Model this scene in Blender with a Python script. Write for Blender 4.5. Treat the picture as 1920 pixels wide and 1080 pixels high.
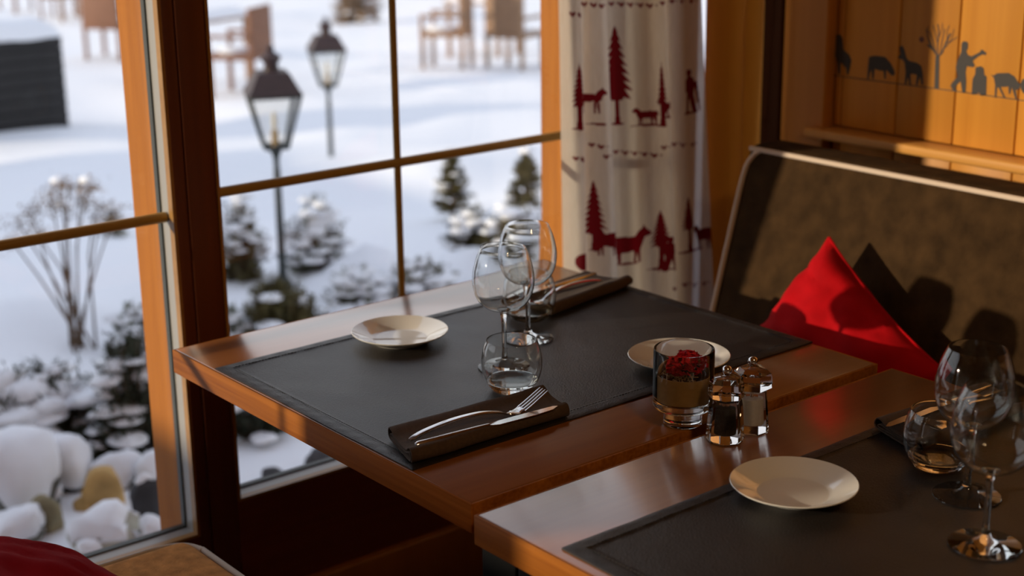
import bpy, bmesh, math, random
import numpy as np
from mathutils import Vector, Matrix, noise
random.seed(7); rng = np.random.default_rng(7)
for o in list(bpy.data.objects): bpy.data.objects.remove(o, do_unlink=True)
scene = bpy.context.scene
PI = math.pi

# ------------------------------------------------------------------ camera
F_PX = 2842.894; PITCH, YAW, ROLL = 0.28599413, 0.681743692, -0.0121415952
CAM = Vector((0, 0, 1.54))
_fw = Vector((math.sin(YAW)*math.cos(PITCH), math.cos(YAW)*math.cos(PITCH), -math.sin(PITCH)))
_rt = Vector((math.cos(YAW), -math.sin(YAW), 0)); _up = _rt.cross(_fw)
RT = _rt*math.cos(ROLL) + _up*math.sin(ROLL); UP = _up*math.cos(ROLL) - _rt*math.sin(ROLL); FW = _fw
cd = bpy.data.cameras.new('camera'); cam = bpy.data.objects.new('camera', cd)
scene.collection.objects.link(cam)
cam.matrix_world = Matrix(((RT.x, UP.x, -FW.x, CAM.x), (RT.y, UP.y, -FW.y, CAM.y), (RT.z, UP.z, -FW.z, CAM.z), (0, 0, 0, 1)))
cd.sensor_width = 36; cd.lens = 36*F_PX/1920; cd.clip_start = .05; cd.clip_end = 300
cd.dof.use_dof = True; cd.dof.focus_distance = 2.13; cd.dof.aperture_fstop = 3.3; cd.dof.aperture_blades = 0
scene.camera = cam

# ------------------------------------------------------------------ world, sun, exposure
world = bpy.data.worlds.new('winter_sky'); scene.world = world; world.use_nodes = True
wn = world.node_tree; bg = wn.nodes['Background']
tc = wn.nodes.new('ShaderNodeTexCoord'); sp = wn.nodes.new('ShaderNodeSeparateXYZ'); rp = wn.nodes.new('ShaderNodeValToRGB')
wn.links.new(tc.outputs['Generated'], sp.inputs[0]); wn.links.new(sp.outputs['Z'], rp.inputs[0]); wn.links.new(rp.outputs[0], bg.inputs[0])
rp.color_ramp.elements[0].position = 0.25; rp.color_ramp.elements[0].color = (.95, .95, 1.0, 1)
rp.color_ramp.elements[1].position = .8; rp.color_ramp.elements[1].color = (.66, .74, .95, 1)
bg.inputs[1].default_value = 1.14
sd = bpy.data.lights.new('sun', 'SUN'); sun = bpy.data.objects.new('sun', sd); scene.collection.objects.link(sun)
sd.energy = 4.6; sd.color = (1, .83, .62); sd.angle = math.radians(.9)
SUN_DIR = Vector((1, -.446, -.24)).normalized()
sun.rotation_euler = SUN_DIR.to_track_quat('-Z', 'Y').to_euler(); sun.location = (-6, 5, 4)
vs = scene.view_settings
vs.view_transform = 'Standard'; vs.look = 'None'; vs.exposure = 0.0; vs.gamma = 1.0; vs.use_curve_mapping = False
scene.cycles.max_bounces = 14; scene.cycles.transmission_bounces = 14; scene.cycles.transparent_max_bounces = 16
scene.cycles.diffuse_bounces = 5; scene.cycles.glossy_bounces = 5
scene.cycles.sample_clamp_indirect = 6.0

# ------------------------------------------------------------------ rays of the calibrated view
def ray(px, py): return RT*(px-960) - UP*(py-540) + FW*F_PX
def at_z(px, py, z): d = ray(px, py); return CAM + d*((z-CAM.z)/d.z)
def at_x(px, py, x): d = ray(px, py); return CAM + d*((x-CAM.x)/d.x)
def at_y(px, py, y): d = ray(px, py); return CAM + d*((y-CAM.y)/d.y)
def base_z(x, y): return -.3 - .05*(math.hypot(x, y) - 4)
def at_ground(px, py):
    d = ray(px, py); lo, hi = .0006, .03
    for _ in range(40):
        m = (lo+hi)/2; P = CAM + d*m
        if P.z < base_z(P.x, P.y): hi = m
        else: lo = m
    P = CAM + d*lo
    return Vector((P.x, P.y, base_z(P.x, P.y))), (P-CAM).dot(FW)

# ------------------------------------------------------------------ materials
MATS = {}
def new_mat(name):
    m = bpy.data.materials.new(name); m.use_nodes = True; MATS[name] = m
    return m, m.node_tree, m.node_tree.nodes['Principled BSDF']
def setp(b, **kw):
    for k, v in kw.items():
        k = k.replace('_', ' ')
        if k in b.inputs: b.inputs[k].default_value = v
def rgba(c): return (c[0], c[1], c[2], 1)
def plain(name, col, rough=.5, noise_amt=0.0, scale=20, bump=0.0, bscale=None, **kw):
    m, t, b = new_mat(name); setp(b, Base_Color=rgba(col), Roughness=rough, **kw)
    if noise_amt or bump:
        c = t.nodes.new('ShaderNodeTexCoord')
        if noise_amt:
            n = t.nodes.new('ShaderNodeTexNoise'); n.inputs['Scale'].default_value = scale; n.inputs['Detail'].default_value = 6
            t.links.new(c.outputs['Object'], n.inputs['Vector'])
            r = t.nodes.new('ShaderNodeValToRGB'); r.color_ramp.elements[0].position = .3; r.color_ramp.elements[1].position = .72
            r.color_ramp.elements[0].color = rgba([x*(1-noise_amt) for x in col]); r.color_ramp.elements[1].color = rgba([min(1, x*(1+noise_amt)) for x in col])
            t.links.new(n.outputs['Fac'], r.inputs[0]); t.links.new(r.outputs[0], b.inputs['Base Color'])
        if bump:
            n2 = t.nodes.new('ShaderNodeTexNoise'); n2.inputs['Scale'].default_value = bscale or scale*3; n2.inputs['Detail'].default_value = 4
            t.links.new(c.outputs['Object'], n2.inputs['Vector'])
            bp = t.nodes.new('ShaderNodeBump'); bp.inputs['Strength'].default_value = bump; bp.inputs['Distance'].default_value = .004
            t.links.new(n2.outputs['Fac'], bp.inputs['Height']); t.links.new(bp.outputs[0], b.inputs['Normal'])
    return m
def wood(name, dark, light, axis='X', rough=.35, fine=90, coat=0.0, ior=1.5, contrast=(.3, .7), rand=.0, stretch=.04, spec=.5):
    m, t, b = new_mat(name); setp(b, Roughness=rough, Coat_Weight=coat, Coat_Roughness=.17, IOR=ior, Coat_IOR=1.6, Specular_IOR_Level=spec)
    c = t.nodes.new('ShaderNodeTexCoord'); mp = t.nodes.new('ShaderNodeMapping')
    s = [1, 1, 1]; s['XYZ'.index(axis)] = stretch; mp.inputs['Scale'].default_value = s
    t.links.new(c.outputs['Object'], mp.inputs['Vector'])
    oi = t.nodes.new('ShaderNodeObjectInfo'); mul = t.nodes.new('ShaderNodeMath'); mul.operation = 'MULTIPLY'; mul.inputs[1].default_value = 37
    t.links.new(oi.outputs['Random'], mul.inputs[0])
    n1 = t.nodes.new('ShaderNodeTexNoise'); n1.noise_dimensions = '4D'; n1.inputs['Scale'].default_value = fine; n1.inputs['Detail'].default_value = 5
    n2 = t.nodes.new('ShaderNodeTexNoise'); n2.noise_dimensions = '4D'; n2.inputs['Scale'].default_value = fine*.14; n2.inputs['Detail'].default_value = 3; n2.inputs['Distortion'].default_value = .6
    for n in (n1, n2):
        t.links.new(mp.outputs[0], n.inputs['Vector']); t.links.new(mul.outputs[0], n.inputs['W'])
    mx = t.nodes.new('ShaderNodeMix'); mx.data_type = 'FLOAT'; mx.inputs['Factor'].default_value = .5
    t.links.new(n1.outputs['Fac'], mx.inputs['A']); t.links.new(n2.outputs['Fac'], mx.inputs['B'])
    r = t.nodes.new('ShaderNodeValToRGB'); r.color_ramp.elements[0].position, r.color_ramp.elements[1].position = contrast
    r.color_ramp.elements[0].color = rgba(dark); r.color_ramp.elements[1].color = rgba(light)
    t.links.new(mx.outputs['Result'], r.inputs[0])
    if rand:
        hs = t.nodes.new('ShaderNodeHueSaturation'); mr = t.nodes.new('ShaderNodeMapRange')
        mr.inputs['To Min'].default_value = 1-rand; mr.inputs['To Max'].default_value = 1+rand
        t.links.new(oi.outputs['Random'], mr.inputs['Value']); t.links.new(mr.outputs[0], hs.inputs['Value'])
        t.links.new(r.outputs[0], hs.inputs['Color']); t.links.new(hs.outputs[0], b.inputs['Base Color'])
    else: t.links.new(r.outputs[0], b.inputs['Base Color'])
    bp = t.nodes.new('ShaderNodeBump'); bp.inputs['Strength'].default_value = .08; bp.inputs['Distance'].default_value = .002
    t.links.new(n1.outputs['Fac'], bp.inputs['Height']); t.links.new(bp.outputs[0], b.inputs['Normal'])
    return m
M_table = wood('cherry_veneer', (.20, .062, .013), (.34, .120, .026), 'X', .3, 70, coat=1.0, ior=1.5, contrast=(.25, .75), stretch=.05, spec=.25)
M_edge = wood('cherry_edge_lipping', (.17, .046, .007), (.42, .145, .022), 'Y', .5, 160, stretch=.03, spec=.06)
M_frame = wood('stained_larch', (.25, .080, .009), (.42, .150, .017), 'Z', .6, 60, stretch=.05, spec=.15)
M_dado = wood('dark_stained_larch', (.17, .034, .010), (.26, .058, .015), 'X', .45, 50, stretch=.05)
M_post = wood('dark_stained_post', (.11, .026, .007), (.18, .045, .012), 'Z', .45, 50, stretch=.04)
M_muntin = wood('muntin_wood', (.38, .22, .045), (.52, .32, .07), 'X', .45, 60)
M_bead = wood('pale_glazing_bead', (.33, .16, .04), (.46, .25, .07), 'X', .4, 60)
M_pine = wood('pine_plank', (.50, .190, .022), (.68, .30, .042), 'Z', .45, 55, contrast=(.3, .72), rand=.10, stretch=.03, spec=.25)
M_pine_pale = wood('pale_pine', (.74, .32, .040), (.90, .46, .07), 'Z', .45, 40, stretch=.03)
M_stile = wood('honey_pine', (.44, .17, .028), (.60, .26, .05), 'Z', .45, 50, stretch=.03)
M_ledge = wood('honey_pine_ledge', (.55, .24, .05), (.72, .36, .085), 'Y', .4, 50, stretch=.03)
M_dark = wood('walnut_dark', (.035, .012, .005), (.06, .020, .008), 'Z', .6, 50, spec=.1)
M_spacer = plain('window_spacer_grey', (.40, .39, .37), .4, Metallic=.1)
M_gasket = plain('black_gasket', (.03, .035, .03), .5)
M_black = plain('black_painted_steel', (.010, .010, .010), .7, Specular_IOR_Level=.15)
M_leather = plain('charcoal_leatherette', (.017, .0128, .011), .42, .12, 60, .25, 420, Specular_IOR_Level=.55)
M_stitch = plain('dark_thread', (.012, .011, .011), .8)
M_napkin = plain('brown_linen', (.070, .039, .020), .85, .18, 200, .3, 900, Sheen_Weight=.04, Sheen_Roughness=.4)
M_porc = plain('white_porcelain', (.78, .75, .70), .2, Coat_Weight=1.0, Coat_Roughness=.015, Coat_IOR=1.65)
M_steel = plain('polished_steel', (.72, .70, .68), .13, Metallic=1.0)
M_chrome = plain('chrome', (.8, .79, .78), .06, Metallic=1.0)
M_suede_dark = plain('brown_suede', (.047, .0245, .009), .9, .35, 26, .3, 260, Specular_IOR_Level=.1, Sheen_Weight=.0, Sheen_Roughness=.5)
M_suede_lit = plain('suede_lit_tan', (.52, .25, .080), .9, .25, 50, .4, 300, Specular_IOR_Level=.1, Sheen_Weight=.0, Sheen_Roughness=.5)  # wall bench suede again, stronger light on this seat put into its colour
M_pipe = plain('cream_piping', (.66, .52, .40), .7)
M_pipe_grey = plain('grey_piping', (.50, .45, .40), .7)
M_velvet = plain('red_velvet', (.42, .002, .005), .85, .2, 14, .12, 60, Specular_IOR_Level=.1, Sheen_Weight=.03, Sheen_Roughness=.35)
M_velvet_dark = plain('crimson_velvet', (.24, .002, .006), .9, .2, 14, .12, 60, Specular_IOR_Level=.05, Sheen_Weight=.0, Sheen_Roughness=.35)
M_floor = plain('mottled_stone', (.20, .13, .085), .6, .45, 14, .1)
M_plaster = plain('warm_plaster', (.45, .34, .22), .9)
M_snow = plain('snow', (.86, .87, .90), .7, 0, 20, .35, 25)
M_rock = plain('grey_green_rock', (.13, .13, .11), .85, .45, 12, .5, 40)
M_rock_tan = plain('tan_rock', (.30, .25, .14), .85, .35, 14, .5, 40)
M_rock_ochre = plain('ochre_rock', (.52, .33, .12), .85, .3, 16, .4, 40)
M_rock_pale = plain('pale_rock', (.42, .40, .32), .85, .3, 16, .4, 40)
M_rock_dark = plain('dark_rock', (.05, .05, .055), .85, .4, 12, .5, 40)
M_green = plain('evergreen_needles', (.030, .040, .018), .7, .5, 9)
M_olive = plain('olive_needles', (.095, .078, .020), .7, .4, 9)
M_greygreen = plain('frosted_needles', (.13, .14, .085), .7, .4, 9)
M_bark = plain('bark', (.12, .075, .045), .9, .3, 20)
M_dry = plain('dry_flower_brown', (.24, .16, .10), .9, .3, 20)
M_lantern = plain('lantern_brown_metal', (.040, .020, .018), .5, .2, 30)
M_lpost = plain('lantern_post_green', (.022, .030, .030), .5)
M_wicker = plain('brown_wicker', (.20, .090, .050), .7, .25, 40)
M_wicker_tan = plain('tan_wicker', (.26, .15, .085), .7, .25, 40)
M_planter = plain('black_slat', (.014, .013, .013), .7, .3, 12)
M_red_petal = plain('red_petal', (.62, .010, .025), .75, .3, 90)
M_straw = plain('dried_straw', (.42, .26, .13), .8, .3, 90)
M_veneer = wood('veneer_strip', (.42, .24, .075), (.60, .37, .13), 'X', .5, 120)
M_pepper = plain('peppercorn', (.025, .018, .012), .7, .5, 300, .5, 500)
M_salt = plain('coarse_salt', (.80, .80, .80), .6, .05, 300)
M_paint = plain('dark_grey_paint', (.055, .048, .045), .8)
M_bulb = plain('frosted_bulb', (.75, .66, .48), .35)
M_lead = plain('brass_socket', (.45, .30, .12), .4, Metallic=.6)
def glass_mat(name, col=(1, 1, 1), ior=1.48, rough=0.0, thin=0.0):
    m = bpy.data.materials.new(name); m.use_nodes = True; t = m.node_tree
    t.nodes.remove(t.nodes['Principled BSDF']); g = t.nodes.new('ShaderNodeBsdfGlass')
    g.inputs['Color'].default_value = rgba(col); g.inputs['IOR'].default_value = ior; g.inputs['Roughness'].default_value = rough
    tr = t.nodes.new('ShaderNodeBsdfTransparent'); mx = t.nodes.new('ShaderNodeMixShader'); mx.inputs[0].default_value = thin
    t.links.new(g.outputs[0], mx.inputs[1]); t.links.new(tr.outputs[0], mx.inputs[2])
    t.links.new(mx.outputs[0], t.nodes['Material Output'].inputs[0]); return m
M_glass = glass_mat('clear_glass', (.985, .99, .985))
M_acrylic = glass_mat('clear_acrylic', (.97, .96, .95), 1.45)
def pane_mat(name, tint, refl=1.0):
    m = bpy.data.materials.new(name); m.use_nodes = True; t = m.node_tree
    t.nodes.remove(t.nodes['Principled BSDF'])
    tr = t.nodes.new('ShaderNodeBsdfTransparent'); tr.inputs[0].default_value = rgba(tint)
    gl = t.nodes.new('ShaderNodeBsdfGlossy'); gl.inputs['Roughness'].default_value = 0.0
    fr = t.nodes.new('ShaderNodeFresnel'); ge = t.nodes.new('ShaderNodeNewGeometry'); mr = t.nodes.new('ShaderNodeMapRange')
    mr.inputs['To Min'].default_value = 1.45*refl; mr.inputs['To Max'].default_value = 1/(1.45*refl)     # same reflectance from either side of the sheet
    t.links.new(ge.outputs['Backfacing'], mr.inputs['Value']); t.links.new(mr.outputs[0], fr.inputs[0])
    mx = t.nodes.new('ShaderNodeMixShader'); t.links.new(fr.outputs[0], mx.inputs[0])
    t.links.new(tr.outputs[0], mx.inputs[1]); t.links.new(gl.outputs[0], mx.inputs[2])
    t.links.new(mx.outputs[0], t.nodes['Material Output'].inputs[0]); return m
M_pane = pane_mat('window_glass', (.965, .975, .97))
M_glass_thick = pane_mat('blown_clear_glass', (.975, .98, .975), 1.22)
M_bowl = pane_mat('thin_blown_glass', (.985, .988, .985), 1.07)
M_lpane = pane_mat('lantern_glass', (.97, .97, .96))
# printed linen: colour follows the woven-in print attribute, light passes through the cloth
def linen_mat():
    m, t, b = new_mat('printed_linen'); setp(b, Roughness=.9)
    at = t.nodes.new('ShaderNodeAttribute'); at.attribute_name = 'print'
    c = t.nodes.new('ShaderNodeTexCoord'); n = t.nodes.new('ShaderNodeTexNoise'); n.inputs['Scale'].default_value = 260
    mp = t.nodes.new('ShaderNodeMapping'); mp.inputs['Scale'].default_value = (1, 1, .12)
    t.links.new(c.outputs['Object'], mp.inputs[0]); t.links.new(mp.outputs[0], n.inputs['Vector'])
    lin = t.nodes.new('ShaderNodeValToRGB'); lin.color_ramp.elements[0].color = (.68, .60, .50, 1); lin.color_ramp.elements[1].color = (.84, .78, .70, 1)
    t.links.new(n.outputs['Fac'], lin.inputs[0])
    mx = t.nodes.new('ShaderNodeMix'); mx.data_type = 'RGBA'; mx.inputs['B'].default_value = (.17, .004, .009, 1)
    t.links.new(at.outputs['Fac'], mx.inputs['Factor']); t.links.new(lin.outputs[0], mx.inputs['A'])
    t.links.new(mx.outputs['Result'], b.inputs['Base Color'])
    tl = t.nodes.new('ShaderNodeBsdfTranslucent'); t.links.new(mx.outputs['Result'], tl.inputs[0])
    ms = t.nodes.new('ShaderNodeMixShader'); ms.inputs[0].default_value = .55
    t.links.new(b.outputs[0], ms.inputs[1]); t.links.new(tl.outputs[0], ms.inputs[2])
    tp = t.nodes.new('ShaderNodeBsdfTransparent'); mo = t.nodes.new('ShaderNodeMixShader'); wv = t.nodes.new('ShaderNodeMapRange'); wv.inputs['To Min'].default_value = .07; wv.inputs['To Max'].default_value = .0     # open weave, closed where printed
    t.links.new(at.outputs['Fac'], wv.inputs['Value']); t.links.new(wv.outputs[0], mo.inputs[0])
    t.links.new(ms.outputs[0], mo.inputs[1]); t.links.new(tp.outputs[0], mo.inputs[2])
    t.links.new(mo.outputs[0], t.nodes['Material Output'].inputs[0]); return m
M_linen = linen_mat()

# ------------------------------------------------------------------ mesh helpers
class MB:
    """collects shapes; build() links them as ONE mesh object"""
    def __init__(s): s.v = []; s.f = []; s.sm = []
    def add(s, vs, fs, smooth=False):
        o = len(s.v); s.v += [tuple(v) for v in vs]; s.f += [tuple(i+o for i in f) for f in fs]; s.sm += [smooth]*len(fs); return s
    def box(s, x0, x1, y0, y1, z0, z1, bev=0.0):
        if bev <= 0:
            v = [(x, y, z) for z in (z0, z1) for y in (y0, y1) for x in (x0, x1)]
            return s.add(v, [(0, 2, 3, 1), (4, 5, 7, 6), (0, 1, 5, 4), (2, 6, 7, 3), (0, 4, 6, 2), (1, 3, 7, 5)])
        bm = bmesh.new(); bmesh.ops.create_cube(bm, size=1)
        for q in bm.verts: q.co = Vector(((x0+x1)/2+q.co.x*(x1-x0), (y0+y1)/2+q.co.y*(y1-y0), (z0+z1)/2+q.co.z*(z1-z0)))
        bmesh.ops.bevel(bm, geom=bm.edges[:], offset=bev, segments=3 if bev > .008 else 2, profile=.5, affect='EDGES')
        return s.bm(bm, True)
    def bm(s, bm, smooth=False, M=None):
        bm.verts.index_update()
        s.add([(M @ v.co if M else v.co.copy()) for v in bm.verts], [[q.index for q in f.verts] for f in bm.faces], smooth); bm.free(); return s
    def lathe(s, prof, n=40, cx=0, cy=0, cz=0, smooth=True, rot=0.0):
        vs = []; fs = []; idx = {}
        for q, (r, z) in enumerate(prof):
            for i in range(n):
                if r < 1e-9 and i: idx[q, i] = idx[q, 0]; continue
                a = 2*PI*i/n+rot; idx[q, i] = len(vs); vs.append((cx+r*math.cos(a), cy+r*math.sin(a), cz+z))
        for i in range(n):
            j = (i+1) % n
            for q in range(len(prof)-1):
                f = [idx[q, i], idx[q, j], idx[q+1, j], idx[q+1, i]]; f = list(dict.fromkeys(f))
                if len(f) > 2: fs.append(tuple(f))
        return s.add(vs, fs, smooth)
    def tube(s, pts, r, n=8, caps=True, smooth=True, flat=1.0):
        pts = [Vector(p) for p in pts]; vs = []; fs = []
        rr = r if isinstance(r, (list, tuple)) else [r]*len(pts)
        prev = None
        for i, p in enumerate(pts):
            t = (pts[min(i+1, len(pts)-1)]-pts[max(i-1, 0)]).normalized()
            if prev is None:
                a = Vector((0, 0, 1)) if abs(t.z) < .9 else Vector((1, 0, 0))
                u = t.cross(a).normalized()
            else: u = (prev - t*prev.dot(t)).normalized()
            prev = u; w = t.cross(u)
            for k in range(n):
                an = 2*PI*k/n; vs.append(p+u*(math.cos(an)*rr[i])+w*(math.sin(an)*rr[i]*flat))
        for i in range(len(pts)-1):
            for k in range(n):
                fs.append((i*n+k, i*n+(k+1) % n, (i+1)*n+(k+1) % n, (i+1)*n+k))
        if caps: fs.append(tuple(range(n))[::-1]); fs.append(tuple((len(pts)-1)*n+k for k in range(n)))
        return s.add(vs, fs, smooth)
    def grid(s, fn, nu, nv, smooth=True, closed_u=False):
        vs = [fn(i/(nu-1), j/(nv-1)) for i in range(nu) for j in range(nv)]
        fs = [(i*nv+j, (i+1)*nv+j, (i+1)*nv+j+1, i*nv+j+1) for i in range(nu-1) for j in range(nv-1)]
        return s.add(vs, fs, smooth)
    def build(s, name, mat, parent=None, loc=None, autosm=True):
        me = bpy.data.meshes.new(name); me.from_pydata(s.v, [], s.f); me.update()
        me.polygons.foreach_set('use_smooth', s.sm)
        bm = bmesh.new(); bm.from_mesh(me); bmesh.ops.recalc_face_normals(bm, faces=bm.faces[:])
        if autosm:
            for e in bm.edges:
                if len(e.link_faces) == 2 and e.calc_face_angle(0) > math.radians(48): e.smooth = False
        bm.to_mesh(me); bm.free()
        me.materials.append(mat); o = bpy.data.objects.new(name, me); scene.collection.objects.link(o)
        if parent: o.parent = parent
        if loc: o.location = loc
        return o
def tag(o, label=None, cat=None, group=None, kind=None):
    for k, v in (('label', label), ('category', cat), ('group', group), ('kind', kind)):
        if v: o[k] = v
    return o
def thing(name, label, cat, loc=(0, 0, 0), rz=0.0, group=None):
    o = bpy.data.objects.new(name, None); scene.collection.objects.link(o); o.empty_display_size = .05
    o.location = loc; o.rotation_euler.z = rz; return tag(o, label, cat, group)
def copy_tree(o, parent=None):
    c = o.copy(); scene.collection.objects.link(c)
    if parent: c.parent = parent
    for ch in list(o.children): copy_tree(ch, c)
    return c
def again(o, loc, rz, label):
    c = copy_tree(o); c.location = loc; c.rotation_euler.z = rz; c['label'] = label; return c
def catmull(P, n=8):
    P = [np.array(p, float) for p in P]; out = []
    for i in range(len(P)-1):
        a, b, c, d = P[max(i-1, 0)], P[i], P[i+1], P[min(i+2, len(P)-1)]
        for k in range(n):
            t = k/n; out.append(.5*((2*b)+(-a+c)*t+(2*a-5*b+4*c-d)*t*t+(-a+3*b-3*c+d)*t**3))
    out.append(P[-1]); return out
def struct(mb, name, mat, parent=None):
    o = mb.build(name, mat, parent)
    if not parent: o['kind'] = 'structure'
    return o

# ================================================================== THE ROOM
YW = 2.40; YO = 2.54; TOPW = 2.0; CEIL = 2.5
fl = struct(MB().box(-2.8, 2.9, -2.6, YO, -.06, 0), 'floor', M_floor)
struct(MB().box(-2.8, 2.9, -2.6, YO, CEIL, CEIL+.06), 'ceiling', M_stile)
struct(MB().box(-2.8, -2.7, -2.6, YO, 0, CEIL), 'wall_left', M_plaster)
struct(MB().box(-2.7, 2.9, -2.6, -2.5, 0, CEIL), 'wall_front', M_plaster)
WINS = [(-.70, 1.184, .293, [-.28], .907), (1.268, 2.171, .338, [1.684], .935), (-2.6, -1.5, .293, [-2.05], .907), (2.262, 2.335, .338, [], .935)]  # last window is unseen, added behind the curtain to backlight it
wb = MB()
wb.box(-2.7, 2.9, YW+.004, YO, TOPW, CEIL)
for x0, x1, z0, mx, mz in WINS: wb.box(x0, x1, YW+.002, 2.458, 0, z0); wb.box(x0, x1, 2.458, YO, -.5, z0-.08)
wb.box(-2.7, -2.6, YW, YO, 0, TOPW)
struct(wb, 'wall_back', M_dado)
n = 1
def post(xs, y0, mat, z0=0, z1=TOPW):
    global n
    m = MB()
    for a, b in xs: m.box(a, b, y0, YO, z0, z1, .003)
    o = struct(m, 'trim_%d' % n, mat); n += 1; return o
post([(1.184, 1.2085), (1.2105, 1.268)], YW, M_post)
post([(-1.5, -.70)], YW, M_post)  # unseen post, widened to shade the near end of the table edge
post([(2.171, 2.262)], YW+.01, M_post); post([(2.335, 2.510)], YW+.01, M_stile)

struct(MB().box(1.232, 1.346, YO+.0215, 2.622, -.6, TOPW, .004), 'trim_%d' % n, M_frame)   # added pilaster, hidden by the post, blocks a sun strip on the planks
struct(MB().box(-2.7, 2.52, YW-.022, YW+.004, 0, .135, .004), 'baseboard_back', M_stile)
def ring(x0, x1, z0, z1, y0, y1, w):
    m = MB(); m.box(x0, x0+w, y0, y1, z0, z1); m.box(x1-w, x1, y0, y1, z0, z1)
    m.box(x0+w, x1-w, y0, y1, z0, z0+w); m.box(x0+w, x1-w, y0, y1, z1-w, z1); return m
for i, (x0, x1, z0, mxs, mz) in enumerate(WINS):
    fr = struct(ring(x0, x1, z0-.08, TOPW, 2.460, YO+.02, .004), 'window_%d' % (i+1), M_frame)
    ring(x0, x1, z0, TOPW, YW-.002, YW+.014, .006).build('glazing_bead', M_bead, fr)
    ring(x0, x1, z0, TOPW, YW+.014, YW+.045, .004).build('spacer', M_spacer, fr)
    ring(x0, x1, z0, TOPW, YW+.045, YW+.059, .007).build('gasket', M_gasket, fr)
    MB().box(x0+.004, x1-.004, 2.447, 2.451, z0+.004, TOPW-.004).build('pane', M_pane, fr)
    MB().tube([(x0+.006, 2.428, mz), (x1-.006, 2.428, mz)], .0095, 10).build('muntin', M_muntin, fr)
    for mx in mxs: MB().tube([(mx, 2.430, z0+.006), (mx, 2.430, TOPW-.006)], .0075, 10).build('muntin', M_muntin, fr)
    sill = MB().box(x0-.03, x1+.03, YO+.021, YO+.06, z0-.13, z0-.10); sill.build('outer_sill', M_frame, fr)
# unseen eave and snow topped wall, both added to shade the near garden
struct(MB().box(-6, 9, YO-.02, 3.25, CEIL+.02, CEIL+.10, .01).box(-6, 9, 3.25, 3.3, CEIL-.02, CEIL+.13, .01), 'trim_%d' % n, M_frame); n += 1
gw = thing('shade_wall', 'added unseen stone wall left of the window view, shading the near garden', 'wall', (-4.0, 3.4, -.45))
MB().box(-.15, .15, 0, 11, 0, 2.05, .02).build('masonry', M_rock, gw); MB().box(-.17, .17, -.02, 11.02, 2.051, 2.13, .03).build('snow_cap', M_snow, gw)
# right wall: framed planks on a backing
XP = 2.53; XS = 2.50
wr = struct(MB().box(XP+.016, XP+.10, -2.5, 2.207, 0, CEIL).box(2.552, 2.63, 2.207, YW, 0, CEIL), 'wall_right', M_dark)
edges = [2.034, 2.014] + [1.876-.146*k for k in range(20)]
edges = [2.034] + [2.0145-.1385*k for k in range(24)]
first = None
def plank_mesh(w, z0, z1): return MB().box(0, .014, -w+.0012, -.0012, z0, z1, .0022)
pm_u = plank_mesh(.1385, .958, 2.2).build('plank', M_pine, wr); pm_l = plank_mesh(.1385, .06, .934).build('plank', M_pine, wr)
a_ = plank_mesh(.0195, .958, 2.2).build('plank', M_pine, wr); a_.location = (XP, 2.034, 0)
a_ = plank_mesh(.0195, .06, .934).build('plank', M_pine, wr); a_.location = (XP, 2.034, 0)
for k in range(1, 24):
    for src in (pm_u, pm_l):
        o = src if k == 1 else src.copy()
        if k > 1: scene.collection.objects.link(o)
        o.parent = wr; o.location = (XP, edges[k], 0)
MB().box(XS, XP+.016, 2.036, 2.152, 0, CEIL, .003).build('stile', M_stile, wr)
MB().box(XS+.012, 2.55, 2.212, 2.275, 0, CEIL, .003).build('corner_board', M_pine_pale, wr)
MB().box(XS+.016, 2.55, 2.277, YW-.002, 0, CEIL, .003).build('corner_board', M_pine_pale, wr)
MB().box(XS-.004, XP+.02, 2.155, 2.207, 0, CEIL, .003).build('corner_trim', M_dark, wr)
MB().box(XS-.028, XP+.016, -2.4, 2.066, .936, .956, .005).build('ledge', M_ledge, wr)

# silhouettes painted on the planks: flat print at the plank surface
def flat_poly(name, polys, mapf, mat, parent, nrm):
    m = MB()
    from mathutils.geometry import delaunay_2d_cdt
    vv = []; ff = []
    for P in polys: ff.append(list(range(len(vv), len(vv)+len(P)))); vv += [Vector(p) for p in P]
    V, _, T, *_r = delaunay_2d_cdt(vv, [], ff, 1, 1e-4)      # one sheet, overlaps merged
    m.add([mapf(v.x, v.y) for v in V], [tuple(f) for f in T])
    return m.build(name, mat, parent, autosm=False)
def pmap(px, py):
    P = at_x(px, py, XP-.0006); return (P.x, P.y, P.z)
def thick(pts, w):  # a polyline of given pixel width as quads
    out = []
    for (a, b), (c, d) in zip(pts[:-1], pts[1:]):
        L = math.hypot(c-a, d-b); nx, ny = -(d-b)/L*w/2, (c-a)/L*w/2
        out.append([(a+nx, b+ny), (c+nx, d+ny), (c-nx, d-ny), (a-nx, b-ny)])
    return out
# coordinates below read on the photograph crop 1500..1920 x 30..260, 4.571 px per px
def cr(L): return [(1500+x/4.571, 30+y/4.571) for x, y in L]
goat_sit = [cr([(310, 160), (345, 158), (365, 190), (372, 290), (420, 330), (440, 380), (430, 440), (415, 500), (400, 505), (395, 450), (370, 420), (350, 400), (345, 500), (325, 500), (320, 400), (300, 340), (305, 260)])]
goat_graze = [cr([(590, 350), (640, 340), (730, 350), (780, 410), (810, 470), (815, 500), (790, 515), (765, 490), (740, 460), (735, 540), (722, 540), (715, 470), (690, 470), (640, 455), (632, 540), (618, 540), (612, 460), (596, 500), (590, 540), (575, 540), (582, 430)])]
goat_look = [cr([(850, 270), (875, 250), (895, 290), (912, 360), (935, 385), (1000, 400), (1040, 430), (1052, 500), (1055, 590), (1040, 590), (1028, 520), (1015, 560), (1005, 595), (992, 590), (1000, 505), (960, 495), (945, 500), (950, 590), (935, 590), (925, 520), (910, 590), (896, 590), (905, 480), (895, 400), (880, 375), (845, 365), (842, 345), (862, 330)])]
trunk = [cr([(1160, 345), (1195, 345), (1190, 620), (1150, 620)])]
br = []
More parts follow.
